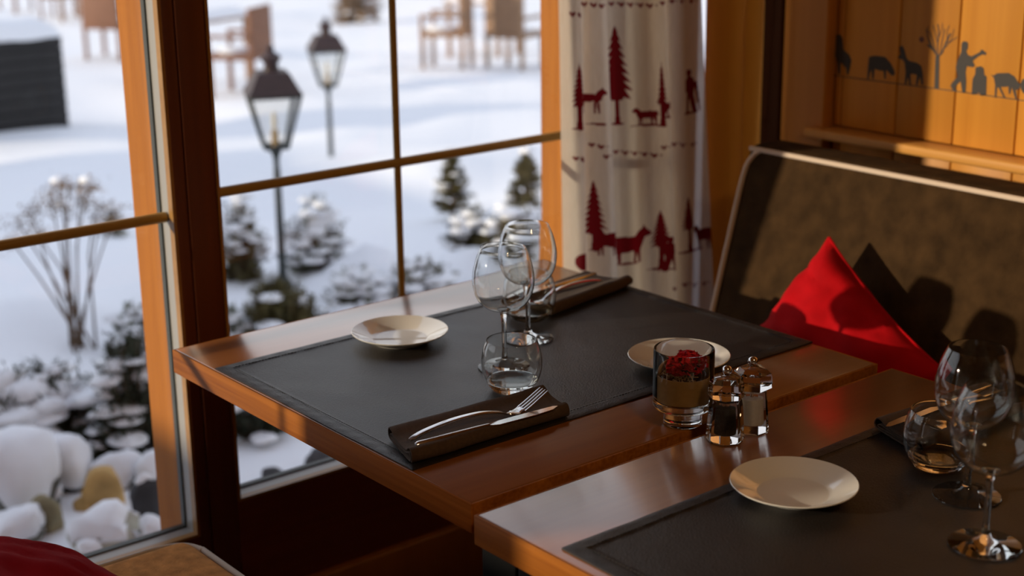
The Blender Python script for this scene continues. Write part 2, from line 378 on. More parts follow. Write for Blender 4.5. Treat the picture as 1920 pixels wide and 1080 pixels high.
for L, w in ((((1178, 350), (1150, 300), (1090, 245)), 3.0), (((1178, 350), (1215, 320), (1250, 230), (1290, 150)), 3.0), (((1180, 350), (1178, 250), (1190, 130), (1180, 70)), 2.2),
             (((1165, 320), (1140, 220), (1110, 130)), 1.8), (((1150, 300), (1100, 190), (1080, 110)), 1.5), (((1200, 330), (1215, 230), (1240, 110)), 1.6), (((1180, 240), (1160, 150), (1140, 80)), 1.3),
             (((1215, 300), (1290, 220), (1350, 180)), 1.4), (((1240, 250), (1300, 200), (1320, 110)), 1.2), (((1190, 180), (1220, 110), (1220, 60)), 1.1), (((1120, 270), (1090, 170), (1100, 90)), 1.1), (((1260, 220), (1260, 130), (1280, 80)), 1.1)):
    br += thick(cr(L), w)
chop = [cr([(1385, 235), (1400, 215), (1430, 220), (1442, 240), (1438, 280), (1425, 300), (1440, 335), (1470, 345), (1530, 315), (1550, 300), (1545, 290), (1565, 290), (1600, 320), (1590, 335), (1565, 330), (1530, 345), (1480, 385), (1500, 430), (1480, 440), (1430, 430), (1420, 480), (1425, 560), (1420, 650), (1440, 660), (1390, 660), (1375, 560), (1345, 590), (1330, 610), (1340, 640), (1310, 640), (1290, 600), (1300, 575), (1350, 520), (1335, 440), (1350, 380), (1380, 310)])]
stump = [cr([(1505, 440), (1550, 430), (1575, 450), (1580, 505), (1600, 520), (1595, 680), (1550, 685), (1545, 665), (1520, 660), (1500, 675), (1470, 672), (1478, 540), (1500, 500)])]
goat_butt = [cr([(1635, 500), (1660, 510), (1690, 490), (1790, 488), (1840, 520), (1870, 570), (1888, 580), (1885, 615), (1855, 640), (1845, 620), (1860, 720), (1848, 720), (1815, 610), (1800, 670), (1790, 670), (1785, 605), (1720, 610), (1760, 700), (1745, 700), (1705, 620), (1690, 610), (1682, 700), (1668, 700), (1672, 590), (1660, 530)]), cr([(1890, 580), (1905, 545), (1918, 538), (1985, 560), (2040, 600), (2050, 690), (2035, 690), (2020, 640), (1960, 640), (1915, 665), (1892, 625)])]
line = thick(cr([(200, 497), (560, 545), (860, 583), (1300, 640), (1920, 725), (2300, 775)]), 1.8)
fz = []
for nm, P in (('painted_goat', goat_sit), ('painted_goat', goat_graze), ('painted_goat', goat_look), ('painted_tree', trunk+br), ('painted_woodcutter', chop), ('painted_stump', stump), ('painted_goat', goat_butt), ('painted_line', line)):
    flat_poly(nm, P, pmap, M_paint, wr, None)
kn = at_x(1728, 74, XP-.0005)
m_ = MB(); bmk = bmesh.new(); bmesh.ops.create_circle(bmk, cap_ends=True, radius=.006, segments=14)
m_.bm(bmk, False, Matrix.Translation(kn) @ Matrix.Rotation(PI/2, 4, 'Y')); m_.build('wood_knot', plain('wood_knot', (.13, .035, .015), .6), wr)

# added warm fill lamp, unseen above the frame
lp = thing('fill_lamp', 'added warm round fill lamp, unseen at the ceiling above the tables', 'lamp', (.9, -.3, CEIL))
MB().lathe([(0, 0), (.16, 0), (.17, -.02), (.16, -.05), (0, -.055)], 32).build('lamp_base', M_stile, lp)
ld = bpy.data.lights.new('fill_light', 'AREA'); ld.shape = 'DISK'; ld.size = .3; ld.energy = 12; ld.color = (1, .66, .34)
lo_ = bpy.data.objects.new('fill_light', ld); scene.collection.objects.link(lo_); lo_.parent = lp; lo_.location = (0, 0, -.07)

# ================================================================== CURTAIN (printed linen) and rod
def poly_mask(X, Y, P):
    ins = np.zeros(X.shape, bool); k = len(P)
    for i in range(k):
        x1, y1 = P[i]; x2, y2 = P[(i+1) % k]
        if y1 == y2: continue
        c = ((y1 > Y) != (y2 > Y)) & (X < (x2-x1)*(Y-y1)/(y2-y1)+x1); ins ^= c
    return ins
def fir(cx, top, base, w, trunk, ground=18, lean=0):
    out = []; H = base-trunk-top; k = 9; L = [(cx, top)]
    Rr = []
    for i in range(1, k+1):
        y = top+H*i/k; hw = w*(i/k)**.8*(1 if i < k else .8)
        L.append((cx-hw, y)); L.append((cx-hw*.45, y-H/k*.30)); Rr.append((cx+hw, y)); Rr.append((cx+hw*.45, y-H/k*.30))
    out.append(L+[(cx-w*.3, top+H), (cx+w*.3, top+H)]+Rr[::-1])
    out.append([(cx-3, top+H-4), (cx+3, top+H-4), (cx+4, base), (cx-4, base)])
    out.append([(cx-ground, base), (cx-ground*.4, base-3), (cx+ground*.6, base-2), (cx+ground*.7, base+1), (cx, base+2)])
    return out
def beast(x, y, L, h, d=1, leg=.45, neck=True, horn=False):
    """standing animal; x,y = left end of the ground line, d = facing"""
    f = lambda u, v: ((x+u*L) if d > 0 else (x+L-u*L), y-v*h)
    P = [f(.05, .8), (f(.3, .84)), f(.62, .80), f(.72, .95), f(.80, 1.02), f(.84, 1.12) if horn else f(.86, 1.0), f(.90, 1.0), f(1.0, .88), f(.98, .78), f(.86, .76), f(.80, .55), f(.74, leg), f(.75, .0), f(.69, .0), f(.66, leg*.9), f(.62, 0), f(.57, 0), f(.58, leg), f(.3, leg*.9), f(.28, 0), f(.22, 0), f(.2, leg), f(.13, .1), f(.14, 0), f(.07, 0), f(.08, .5), f(.0, .55)]
    return [P]
def person(x, y, h, d=1):
    f = lambda u, v: (x+d*u*h, y-v*h)
    return [[f(-.05, 1), f(.07, 1), f(.09, .9), f(.05, .84), f(.13, .75), f(.14, .5), f(.10, .45), f(.15, .05), f(.2, 0), f(.08, 0), f(.03, .35), f(-.06, .0), f(-.18, 0), f(-.1, .4), f(-.14, .6), f(-.12, .78), f(-.04, .84), f(-.07, .92)], [f(-.2, .72), f(-.12, .7), f(-.22, .0), f(-.25, 0)]]
def heart(x, y, s): return [[(x, y+s), (x-s, y-.2*s), (x-.8*s, y-.9*s), (x-.3*s, y-.9*s), (x, y-.4*s), (x+.3*s, y-.9*s), (x+.8*s, y-.9*s), (x+s, y-.2*s)]]
def ground_bar(x0, x1, y): return [[(x0, y), ((x0+x1)/2, y-3), (x1, y-1), (x1-3, y+2), ((x0+x1)/2, y+2)]]
MOT = []          # (anchor pixel x, anchor pixel y, outlines)
def put(ax, ay, polys): MOT.append((ax, ay, polys))
put(1157, 150, fir(1157, 50, 235, 29, 45, 16)); put(1088, 180, fir(1088, 118, 238, 12, 40, 12))
put(1106, 195, beast(1084, 212, 46, 44, 1, .5, True, True)+ground_bar(1098, 1128, 232))
put(1210, 215, beast(1190, 232, 40, 32, -1, .4)+ground_bar(1186, 1232, 233))
put(1256, 195, beast(1238, 212, 38, 34, -1)+ground_bar(1240, 1270, 213)); put(1292, 170, person(1296, 212, 84, -1)+ground_bar(1272, 1312, 213))
put(1243, 170, fir(1243, 110, 232, 8, 40, 8))
for x0, x1, y in ((1072, 1104, 26), (1094, 1236, 9), (1244, 1312, 2), (1078, 1100, 296), (1108, 1130, 272), (1138, 1240, 288), (1246, 1318, 270), (1268, 1326, 530)):
    x = x0
    while x < x1: put(x, y, heart(x, y, 4.8)+heart(x+9, y-1, 2.0)); x += 18
put(1115, 400, fir(1113, 335, 472, 19, 30, 8)); put(1132, 450, beast(1112, 476, 44, 54, -1, .36)); put(1182, 465, beast(1146, 497, 74, 66, 1, .36, True, True)+ground_bar(1152, 1198, 497))
put(1238, 440, fir(1238, 384, 504, 18, 45, 26)); put(1262, 470, person(1260, 500, 70, 1)); put(1295, 410, fir(1294, 360, 473, 17, 45, 22)+ground_bar(1268, 1328, 474)); put(1314, 445, beast(1298, 470, 42, 54, -1, .4))
put(1098, 487, [[(1098+13*math.cos(a*PI/8), 487+17*math.sin(a*PI/8)) for a in range(16)]])
YC = 2.315
def curtain():
    # path of the folds in plan: (x, y offset), drawn from the window side to the corner
    K = [(2.032, .026), (2.036, -.004), (2.048, -.012), (2.062, .004), (2.074, .012), (2.088, -.004), (2.104, -.018), (2.122, -.014), (2.134, .004), (2.142, .012), (2.160, .007), (2.185, -.001), (2.210, -.004), (2.235, -.010), (2.255, -.020), (2.270, -.024), (2.282, -.014), (2.287, .012), (2.284, .032), (2.297, .012), (2.312, -.003), (2.335, -.009), (2.360, -.006), (2.385, -.006), (2.402, -.010)]
    C = np.array(catmull(K, 12)); nz = 420; zs = np.concatenate([np.linspace(.06, .54, 20)[:-1], np.linspace(.54, 1.36, nz), np.linspace(1.36, 2.16, 20)[1:]])
    seg = np.r_[0, np.cumsum(np.hypot(*np.diff(C, axis=0).T))]; s = np.linspace(0, seg[-1], 400)
    cx = np.interp(s, seg, C[:, 0]); cy = np.interp(s, seg, C[:, 1])
    Z, X0 = np.meshgrid(zs, cx, indexing='ij'); _, Y0 = np.meshgrid(zs, cy, indexing='ij')
    k = np.clip((1.24-Z)/.64, -.6, 1.2)       # cloth spreads towards the hem
    X = 2.032 + (X0-2.032)*(1+.105*k) + .022*k
    Y = YC + 1.25*Y0*(1+.12*k) + .004*np.sin(Z*5+X*30)
    # print: each motif lies flat on the cloth (distance along the fold, height); its place is read on the photograph
    pm = np.zeros(X.shape); KPX = .00138
    dx, dy, dz = X-CAM.x, Y-CAM.y, Z-CAM.z; dep = dx*FW.x+dy*FW.y+dz*FW.z; PX = 960+F_PX*(dx*RT.x+dy*RT.y+dz*RT.z)/dep
    S = np.broadcast_to(s, X.shape)
    for ax, ay, polys in MOT:
        zc = at_y(ax, ay, YC).z; ri = int(np.argmin(abs(zs-zc))); row = PX[ri]
        cand = np.where(abs(row-ax) < 2.0)[0]
        ci = cand[np.argmin(dep[ri][cand])] if len(cand) else int(np.argmin(abs(row-ax)))
        for P in polys:
            poly = [(s[ci]+(px-ax)*KPX, zc-(py-ay)*.00113) for px, py in P]
            xs = [p[0] for p in poly]; zz = [p[1] for p in poly]
            m = (S > min(xs)) & (S < max(xs)) & (Z > min(zz)) & (Z < max(zz))
            if m.any():
                sub = poly_mask(S[m], Z[m], poly); q = pm[m]; q[sub] = 1; pm[m] = q
    nr, nc = X.shape; V = np.stack([X, Y, Z], -1).reshape(-1, 3)
    I = np.arange(nr*nc).reshape(nr, nc); F = np.stack([I[:-1, :-1], I[:-1, 1:], I[1:, 1:], I[1:, :-1]], -1).reshape(-1, 4)
    me = bpy.data.meshes.new('curtain'); me.vertices.add(len(V)); me.vertices.foreach_set('co', V.ravel())
    me.loops.add(F.size); me.loops.foreach_set('vertex_index', F.ravel().astype(np.int32))
    me.polygons.add(len(F)); me.polygons.foreach_set('loop_start', np.arange(0, F.size, 4, dtype=np.int32)); me.polygons.foreach_set('loop_total', np.full(len(F), 4, np.int32))
    me.update(); me.validate(); me.polygons.foreach_set('use_smooth', [True]*len(F))
    a = me.attributes.new('print', 'FLOAT', 'POINT'); a.data.foreach_set('value', pm.ravel().astype(np.float32))
    me.materials.append(M_linen); o = bpy.data.objects.new('curtain', me); scene.collection.objects.link(o); return o
tag(curtain(), 'cream linen curtain printed with red fir trees, cows and hearts, hanging beside window', 'curtain')
rod = thing('curtain_rod', 'wooden curtain rod above the window carrying the printed curtain', 'curtain rod', (2.0, YC, 2.18))
MB().tube([(-.72, 0, 0), (.50, 0, 0)], .014, 12).build('rod', M_dark, rod)
for x in (-.68, .46): MB().tube([(x, 0, 0), (x, .075, 0)], .009, 8).build('bracket', M_dark, rod)

# ================================================================== BENCHES
def bev_solid(vs, fs, w, seg=4):
    bm = bmesh.new(); q = [bm.verts.new(v) for v in vs]
    for f in fs: bm.faces.new([q[i] for i in f])
    bmesh.ops.recalc_face_normals(bm, faces=bm.faces[:])
    bmesh.ops.bevel(bm, geom=bm.edges[:], offset=w, segments=seg, profile=.5, affect='EDGES'); return bm
HEX = [(0, 2, 3, 1), (4, 5, 7, 6), (0, 1, 5, 4), (2, 6, 7, 3), (0, 4, 6, 2), (1, 3, 7, 5)]
YB = 2.02
bench = thing('wall_bench', 'dark brown suede wall bench with cream piping below the painted pine panelling', 'bench', (2.1, YB, 0))
# backrest, leaning; local x from 2.1, y measured down from its window end
z0, z1 = .474, .956
fx = lambda z: (2.25 + (z-.944)*.29) - 2.1
bk = [(fx(z0), -1.75, z0), (.33, -1.75, z0), (fx(z0), 0, z0), (.33, 0, z0), (fx(z1), -1.75, z1), (.245, -1.75, z1), (fx(z1), 0, z1), (.245, 0, z1)]
mb = MB(); mb.bm(bev_solid(bk, HEX, .016, 4), True); back = mb.build('backrest', M_suede_dark, bench)
pts = [(fx(.5)-.001, -.004, .5), (fx(.8)-.001, -.004, .8), (fx(.90)-.001, -.006, .90), (fx(.930)-.0, -.016, .931), (fx(.945)+.001, -.034, .946), (fx(.948)+.001, -.07, .948), (fx(.948)+.001, -.8, .948), (fx(.948)+.001, -1.73, .948)]
MB().tube(catmull(pts, 6), .0055, 8).build('piping', M_pipe, back)
MB().bm(bev_solid([(x-2.1, y-YB, z) for z in (.33, .47) for y in (.3, 2.02) for x in (1.905, 2.39)], HEX, .022, 4), True).build('seat', M_suede_dark, bench)
MB().box(1.95-2.1, 2.40-2.1, .32-YB, 2.0-YB, 0, .328, .004).build('base', M_dark, bench)

lb = thing('window_bench', 'suede bench seat, its light coloured in as tan, with grey piping at the lower left by window', 'bench', (.42, 2.06, 0))
seat = MB().bm(bev_solid([(x, y, z) for z in (.34, .482) for y in (-1.5, 0) for x in (0, .575)], HEX, .030, 5), True).build('seat', M_suede_lit, lb)
r = .035; pp = [(.02, -.006, .461)]
pp = [(.03, -.004, .473), (.45, -.004, .473), (.52, -.006, .473), (.556, -.020, .473), (.571, -.055, .473), (.572, -.12, .473), (.572, -.8, .473), (.572, -1.48, .473)]
MB().tube(catmull(pp, 6), .005, 8).build('piping', M_pipe_grey, seat)
MB().box(.02, .52, -1.48, -.03, 0, .338, .004).build('base', M_dark, lb)

# ================================================================== CUSHIONS
def cushion(name, label, mat, centre, eu, ev, a, T, zmin=None, seed=0, pinch=.10, wr=.008):
    eu = Vector(eu).normalized(); ev = Vector(ev); ev = (ev-eu*ev.dot(eu)).normalized(); en = eu.cross(ev)
    N = 40; vs = []; idx = {}; fs = []; c = Vector(centre)
    for side in (1, -1):
        for i in range(N):
            for j in range(N):
                u, v = 2*i/(N-1)-1, 2*j/(N-1)-1
                edge = i in (0, N-1) or j in (0, N-1)
                if side < 0 and edge: idx[(side, i, j)] = idx[(1, i, j)]; continue
                su, sv = 1-pinch*(1-v*v)**1 * (1-0) * abs(u)**3 * .6, 1-pinch*(1-u*u)*abs(v)**3*.6
                h = T/2*((1-abs(u)**2.6)*(1-abs(v)**2.6))**.48
                fold = abs(noise.noise(Vector((u*3.1+v*1.2+seed*2, (u-v)*.7, side*1.7))))
                h -= wr*1.5*max(0, .35-fold)*min(1, h*30)
                h += wr*noise.noise(Vector((u*2.2+seed, v*2.2, side*3.1)))*min(1, h*30) + wr*.5*noise.noise(Vector((u*5+seed, v*3, side)))*min(1, h*30)
                p = c + eu*(u*a/2*su) + ev*(v*a/2*sv) + en*(h*side)
                if zmin is not None and p.z < zmin+.05:
                    d = zmin+.05-p.z; p.z = zmin+.004+.046*math.exp(-d/.05)
                idx[(side, i, j)] = len(vs); vs.append(p)
    for side in (1, -1):
        for i in range(N-1):
            for j in range(N-1): fs.append((idx[(side, i, j)], idx[(side, i+1, j)], idx[(side, i+1, j+1)], idx[(side, i, j+1)]))
    base = Vector((c.x, c.y, min(v.z for v in vs)))
    root = thing(name, label, 'cushion', base)
    MB().add([v-base for v in vs], fs, True).build('cushion_cover', mat, root)
    rim = [(i, 0) for i in range(N)]+[(N-1, j) for j in range(1, N)]+[(i, N-1) for i in range(N-2, -1, -1)]+[(0, j) for j in range(N-2, 0, -1)]
    P = [vs[idx[(1, i, j)]]-base for i, j in rim]; P.append(P[0])
    MB().tube(P, .0028, 6, caps=False).build('seam', mat, root)
    return root
apex = Vector((2.145, 1.702, .860)); eu = Vector((-.854*.30, .52, -.854)); ev = Vector((-.602*.30, -.798, -.602))
a = .35
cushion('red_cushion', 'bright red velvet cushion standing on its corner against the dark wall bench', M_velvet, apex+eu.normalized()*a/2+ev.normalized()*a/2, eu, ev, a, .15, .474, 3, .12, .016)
cushion('red_cushion', 'dark red velvet cushion lying on the window bench in the lower left corner', M_velvet_dark, (.575, 1.72, .598), (.9, .35, -.12), (-.35, .93, .10), .38, .16, .485, 9, .10, .012)

# ================================================================== TABLES
ZT = .75; TH = .040
def table(name, label, x0, x1, y0, y1, legs):
    t = thing(name, label, 'table', ((x0+x1)/2, (y0+y1)/2, 0))
    hx, hy = (x1-x0)/2, (y1-y0)/2; e = .004
    MB().box(-hx+e, hx-e, -hy+e, hy-e, ZT-TH, ZT, .0012).build('tabletop', M_table, t)
    m = MB()
    for q in ((-hx, -hx+e-.0002, -hy, hy), (hx-e+.0002, hx, -hy, hy), (-hx+e, hx-e, -hy, -hy+e-.0002), (-hx+e, hx-e, hy-e+.0002, hy)): m.box(*q, ZT-TH, ZT-.0006, .0008)
    m.build('edge_band', M_edge, t)
    if legs == 'pedestal':
        MB().box(-.045, .045, -.045, .045, .03, ZT-TH-.012, .004).build('column', M_black, t)
        MB().box(-.27, .27, -.22, .22, ZT-TH-.012, ZT-TH-.0005).build('mounting_plate', M_black, t)
        MB().box(-.24, .24, -.24, .24, 0, .03, .006).build('foot_plate', M_black, t)
    else:
        for sx in (-1, 1):
            for sy in (-1, 1):
                cx, cy = sx*(hx-.088), sy*(hy-.056)
                MB().box(cx-.036, cx+.036, cy-.036, cy+.036, 0, ZT-TH-.0005, .003).build('leg', M_black, t)
        for sy in (-1, 1): MB().box(-hx+.094, hx-.094, sy*(hy-.08)-.01, sy*(hy-.08)+.01, ZT-TH-.05, ZT-TH-.0005).build('apron', M_black, t)
    return t
table('dining_table', 'cherry wood table at the window, set with charcoal runner, nearest the curtain', 1.051, 1.857, 1.381, 2.180, 'pedestal')
table('dining_table', 'cherry wood table in the lower right foreground, pushed against the window table', 1.035, 1.857, .560, 1.355, 'legs')

ZR = ZT+.0035
def runner(label, x0, x1, y0, y1, seed, drop=None):
    root = thing('table_runner', label, 'table runner', ((x0+x1)/2, (y0+y1)/2, ZT), group=None)
    hx, hy = (x1-x0)/2, (y1-y0)/2; NX, NY = 90, 64; hem = .020
    def top(u, v):
        x, y = (2*u-1)*hx, (2*v-1)*hy
        e = min(hx-abs(x), hy-abs(y))
        z = .0030 + .0010*noise.noise(Vector((x*9+seed, y*7, 0))) + .0007*noise.noise(Vector((x*22+seed, y*15, 2)))
        if e < hem: z += .0007
        if e < .006: z -= .0012*(1-e/.006)
        z += .0006*math.sin((x+y)*180)*(1 if hem*.2 < e < hem else 0)
        wob = .0015*noise.noise(Vector((x*6, y*6, seed)))
        return (x+wob*(abs(x)/hx), y+wob*(abs(y)/hy), max(z, .0016))
    vs = []; fs = []
    # finer rows near the hem
    def ax(n, h): 
        t = np.linspace(-1, 1, n-8); e = np.array([hem*.96, hem*1.04, .007, .003])/h
        return sorted(list(t)+[-1+q for q in e]+[1-q for q in e])
    U = ax(NX, hx); V = ax(NY, hy)
    T = [[top((u+1)/2, (v+1)/2) for v in V] for u in U]
    nu, nv = len(U), len(V)
    for i in range(nu):
        for j in range(nv): vs.append(T[i][j])
    for i in range(nu):
        for j in range(nv): vs.append((T[i][j][0], T[i][j][1], .0004))
    o = nu*nv
    for i in range(nu-1):
        for j in range(nv-1):
            a = i*nv+j; fs.append((a, a+nv, a+nv+1, a+1)); fs.append((o+a, o+a+1, o+a+nv+1, o+a+nv))
    for i in range(nu-1):
        for j in (0, nv-1): a = i*nv+j; fs.append((a, a+nv, o+a+nv, o+a))
    for j in range(nv-1):
        for i in (0, nu-1): a = i*nv+j; fs.append((a, a+1, o+a+1, o+a))
    MB().add(vs, fs, True).build('runner_cloth', M_leather, root)
    m = MB(); s = hem+.001
    def dash(p, q):
        m.tube([p, q], .0007, 4, True, False)
    k = int(2*hx/.006)
    for sy in (-1, 1):
        for i in range(4, k-4):
            x = -hx+i*.006; m.tube([(x, sy*(hy-s), .0041), (x+.0042, sy*(hy-s), .0041)], .0006, 4, True, False)
    k = int(2*hy/.006)
    for sx in (-1, 1):
        for i in range(4, k-4):
            y = -hy+i*.006; m.tube([(sx*(hx-s), y, .0041), (sx*(hx-s), y+.0042, .0041)], .0006, 4, True, False)
    st = m.build('stitching', M_stitch, root); st['kind'] = 'stuff'
    return root
runner('charcoal leather-look runner with stitched hem lying across the window table', 1.056, 1.858, 1.513, 2.045, 1)
runner('charcoal leather-look runner lying across the foreground table at lower right', 1.053, 1.856, .665, 1.212, 5)

# ================================================================== TABLEWARE
def plate(label, x, y):
    p = thing('side_plate', label, 'plate', (x, y, ZR), group='white side plates')
    prof = [(0, .0035), (.043, .0035), (.046, .004), (.050, .0062), (.066, .0130), (.0765, .0176), (.0790, .0185), (.0797, .0179), (.0790, .0166), (.066, .0098), (.050, .0030), (.047, .0012), (.046, 0.0), (.0425, 0.0), (.0415, .0016), (0, .0020)]
    MB().lathe(prof, 64).build('dish', M_porc, p)
    return p
p0 = plate('white side plate by the window, alone on the left of the runner', 1.354, 1.963)
again(p0, (1.611, 1.574, ZR), .4, 'white side plate half hidden behind the glass candle holder')
again(p0, (1.370, 1.135, ZR), .9, 'white side plate on the foreground table at the bottom')

def wine_glass(label, x, y):
    g = thing('wine_glass', label, 'wine glass', (x, y, ZR), group='wine glasses')
    bowl_o = [(.0115, .0926), (.0250, .0968), (.0368, .1062), (.0442, .1190), (.0476, .1340), (.0480, .1470), (.0458, .1620), (.0414, .1780), (.0350, .1930)]
    bowl_o = [tuple(q) for q in catmull(bowl_o, 3)]; bowl_i = [(r-.0009, z+.0008) for r, z in bowl_o[:-1]]
    MB().lathe(bowl_o + [(.0347, .1936), (.0341, .1933)] + bowl_i[::-1] + [bowl_o[0]], 72).build('bowl', M_glass, g)
    foot = [(0, .0), (.0405, .0), (.0418, .0008), (.0414, .0018), (.033, .0030), (.017, .0056), (.0078, .0100), (.0047, .0170), (.0039, .0300), (.0037, .060), (.0041, .080), (.0062, .0890), (.0113, .0925), (.0105, .0932), (.004, .0940), (0, .0942)]
    MB().lathe(foot, 56).build('stem', M_glass, g); return g
g0 = wine_glass('wine glass in front, nearest the plate, on the window table', 1.400, 1.746)
again(g0, (1.519, 1.831, ZR), .3, 'wine glass farthest back, overlapping the orange window stile')
again(g0, (1.530, .993, ZR), .3, 'wine glass on the foreground table, in front of the brown bench')
again(g0, (1.428, .898, ZR), .7, 'wine glass nearest the camera at the lower right edge')
def tumbler(label, x, y):
    g = thing('tumbler', label, 'tumbler', (x, y, ZR), group='rounded tumblers')
    outer = [(.0396, .0160), (.0430, .0245), (.0452, .0345), (.0457, .0440), (.0445, .0565), (.0415, .0690), (.0378, .0780)]
    outer = [tuple(q) for q in catmull(outer, 3)]; inner = [(r-.0013, z+.0002) for r, z in outer[:-1]]
    MB().lathe(outer+[(.0374, .0787), (.0366, .0784)]+inner[::-1]+[outer[0]], 72).build('wall', M_glass, g)
    MB().lathe([(0, 0), (.0255, 0), (.0295, .0014), (.0352, .0085), (.0395, .0158), (.0380, .0161), (.031, .0124), (.018, .0106), (0, .0100)], 56).build('thick_base', M_glass, g); return g
t0 = tumbler('empty tumbler in front of the wine glasses beside the fork', 1.345, 1.660)
again(t0, (1.590, 1.912, ZR), .3, 'tumbler behind the two wine glasses beside the far cutlery')
again(t0, (1.578, 1.071, ZR), .3, 'tumbler on the foreground table beside the folded dark napkin')

# napkins: a folded ribbon of cloth, its layers seen at the end
def napkin(label, x, y, rz, L, W, skew, seed, name='folded_napkin'):
    root = thing(name, label, 'napkin', (x, y, ZR), rz, 'brown folded napkins')
    h = W/2
    K = [(h*.5, .0105), (h*.1, .0085), (-h*.4, .0070), (-h*.75, .0070), (-h*.9, .0095), (-h*.70, .0125), (-h*.2, .0100), (h*.4, .0085), (h*.78, .0050), (h*.98, .0040)]
    K = [(-h*.2, .0080), (h*.3, .0072), (h*.76, .0068), (h*.88, .0090), (h*.72, .0118), (h*.2, .0098), (-h*.4, .0092), (-h*.72, .0140), (-h*.88, .0120), (-h*.93, .0080), (-h*.84, .0034), (-h*.5, .0030), (h*.5, .0030), (h*.95, .0042), (h*1.03, .0105), (h*.94, .0178), (h*.76, .0180), (h*.40, .0128), (-h*.1, .0122), (-h*.5, .0140), (-h*.72, .0195), (-h*.90, .0205), (-h*1.03, .0150), (-h*1.04, .0080), (-h*.98, .0036)]
    C = np.array(catmull(K, 5)); T = np.gradient(C, axis=0); T /= np.linalg.norm(T, axis=1)[:, None]; Nn = np.stack([-T[:, 1], T[:, 0]], 1)*.0009
    ring_ = np.vstack([C+Nn, (C-Nn)[::-1]]); k = len(ring_); NS = 16; vs = []; fs = []
    for i in range(NS+1):
        u = i/NS
        for yy, zz in ring_:
            w = .0016*noise.noise(Vector((u*4+seed, yy*30, zz*60))); f = 1-.12*math.sin(u*PI)*0
            vs.append(((u-.5)*L + skew*(yy/h)*.5, yy*(1+.02*math.sin(u*5+seed))+w, max(.0006, zz*(1-.10*u)+w*.6)))
    for i in range(NS):
        for q in range(k): fs.append((i*k+q, i*k+(q+1) % k, (i+1)*k+(q+1) % k, (i+1)*k+q))
    m = k//2
    for i in (0, NS):
        for q in range(m-1): fs.append((i*k+q, i*k+q+1, i*k+k-2-q, i*k+k-1-q))
    MB().add(vs, fs, True).build('napkin_cloth', M_napkin, root, autosm=False); return root
def fork(label, P, rz, group='forks'):
    root = thing('fork', label, 'fork', P, rz, group)
    def strip(path, widths, th):
        m = MB(); vs = []; fs = []; n_ = len(path); seg = 8
        for i, (x, y, z) in enumerate(path):
            x2, z2 = path[min(i+1, n_-1)][0]-path[max(i-1, 0)][0], path[min(i+1, n_-1)][2]-path[max(i-1, 0)][2]
            l = math.hypot(x2, z2) or 1; nx, nz = -z2/l, x2/l
            for q in range(seg):
                an = 2*PI*q/seg; cw, sw = math.cos(an), math.sin(an)
                cw = math.copysign(abs(cw)**.6, cw); sw = math.copysign(abs(sw)**.6, sw)
                vs.append((x+nx*sw*th[i]/2, y+cw*widths[i]/2, z+nz*sw*th[i]/2))
        for i in range(n_-1):
            for q in range(seg): fs.append((i*seg+q, i*seg+(q+1) % seg, (i+1)*seg+(q+1) % seg, (i+1)*seg+q))
        fs.append(tuple(range(seg))[::-1]); fs.append(tuple((n_-1)*seg+q for q in range(seg))); return m.add(vs, fs, True)
    H = catmull([(0, 0, .0035), (.026, 0, .0105), (.069, 0, .0155), (.113, 0, .0150), (.145, 0, .0090), (.160, 0, .0035), (.172, 0, .0020)], 6)
    n_ = len(H); wd = np.interp(np.linspace(0, 1, n_), [0, .05, .3, .7, .86, 1], [.006, .0095, .0085, .0055, .0055, .021]); th = np.interp(np.linspace(0, 1, n_), [0, .1, .6, .85, 1], [.0035, .0050, .0042, .0030, .0022])
    strip([tuple(p) for p in H], wd, th).build('handle', M_steel, root)
    B = catmull([(.170, 0, .0020), (.180, 0, .0022), (.188, 0, .0050)], 5); strip([tuple(p) for p in B], np.interp(np.linspace(0, 1, len(B)), [0, 1], [.020, .0225]), [.0020]*len(B)).build('fork_head', M_steel, root)
    for q in range(4):
        y = (q-1.5)*.0061
        Tn = catmull([(.186, y, .0043), (.200, y, .0110), (.214, y*.98, .0185), (.226, y*.96, .0250)], 5)
        strip([tuple(p) for p in Tn], np.interp(np.linspace(0, 1, len(Tn)), [0, .8, 1], [.0037, .0030, .0018]), [.0019]*len(Tn)).build('tine', M_steel, root)
    return root
def knife(label, P, rz):
    root = thing('table_knife', label, 'knife', P, rz, 'table knives')
    m = MB(); H = [(-.0, .0045, .0060), (.004, .0060, .0078), (.05, .0055, .0078), (.10, .0050, .0068), (.118, .0046, .0062)]
    vs = []; fs = []; seg = 10
    for x, h_, w_ in H:
        for q in range(seg):
            an = 2*PI*q/seg; vs.append((x, math.cos(an)*w_/2*1.15, h_/2+.0006+math.sin(an)*h_/2))
    for i in range(len(H)-1):
        for q in range(seg): fs.append((i*seg+q, i*seg+(q+1) % seg, (i+1)*seg+(q+1) % seg, (i+1)*seg+q))
    fs.append(tuple(range(seg))[::-1]); fs.append(tuple((len(H)-1)*seg+q for q in range(seg)))
    m.add(vs, fs, True).build('handle', M_steel, root)
    out = [(.116, -.0025), (.130, -.0085), (.19, -.0088), (.222, -.0060), (.236, .0010), (.230, .0046), (.19, .0050), (.125, .0042), (.116, .0028)]
    bm = bmesh.new(); v1 = [bm.verts.new((x, y, .0026)) for x, y in out]; f = bm.faces.new(v1)
    ext = bmesh.ops.extrude_face_region(bm, geom=[f])
    for e in ext['geom']:
        if isinstance(e, bmesh.types.BMVert): e.co.z += .0012
    MB().bm(bm, False).build('blade', M_steel, root); return root
napkin('dark brown napkin folded long at the front of window table', 1.212, 1.567, -.015, .272, .094, .028, 1)
fork('steel fork resting on the front napkin, tines raised toward tumbler', (1.083, 1.556, ZR+.0165), math.atan2(1.5385-1.554, 1.295-1.083)*.8)
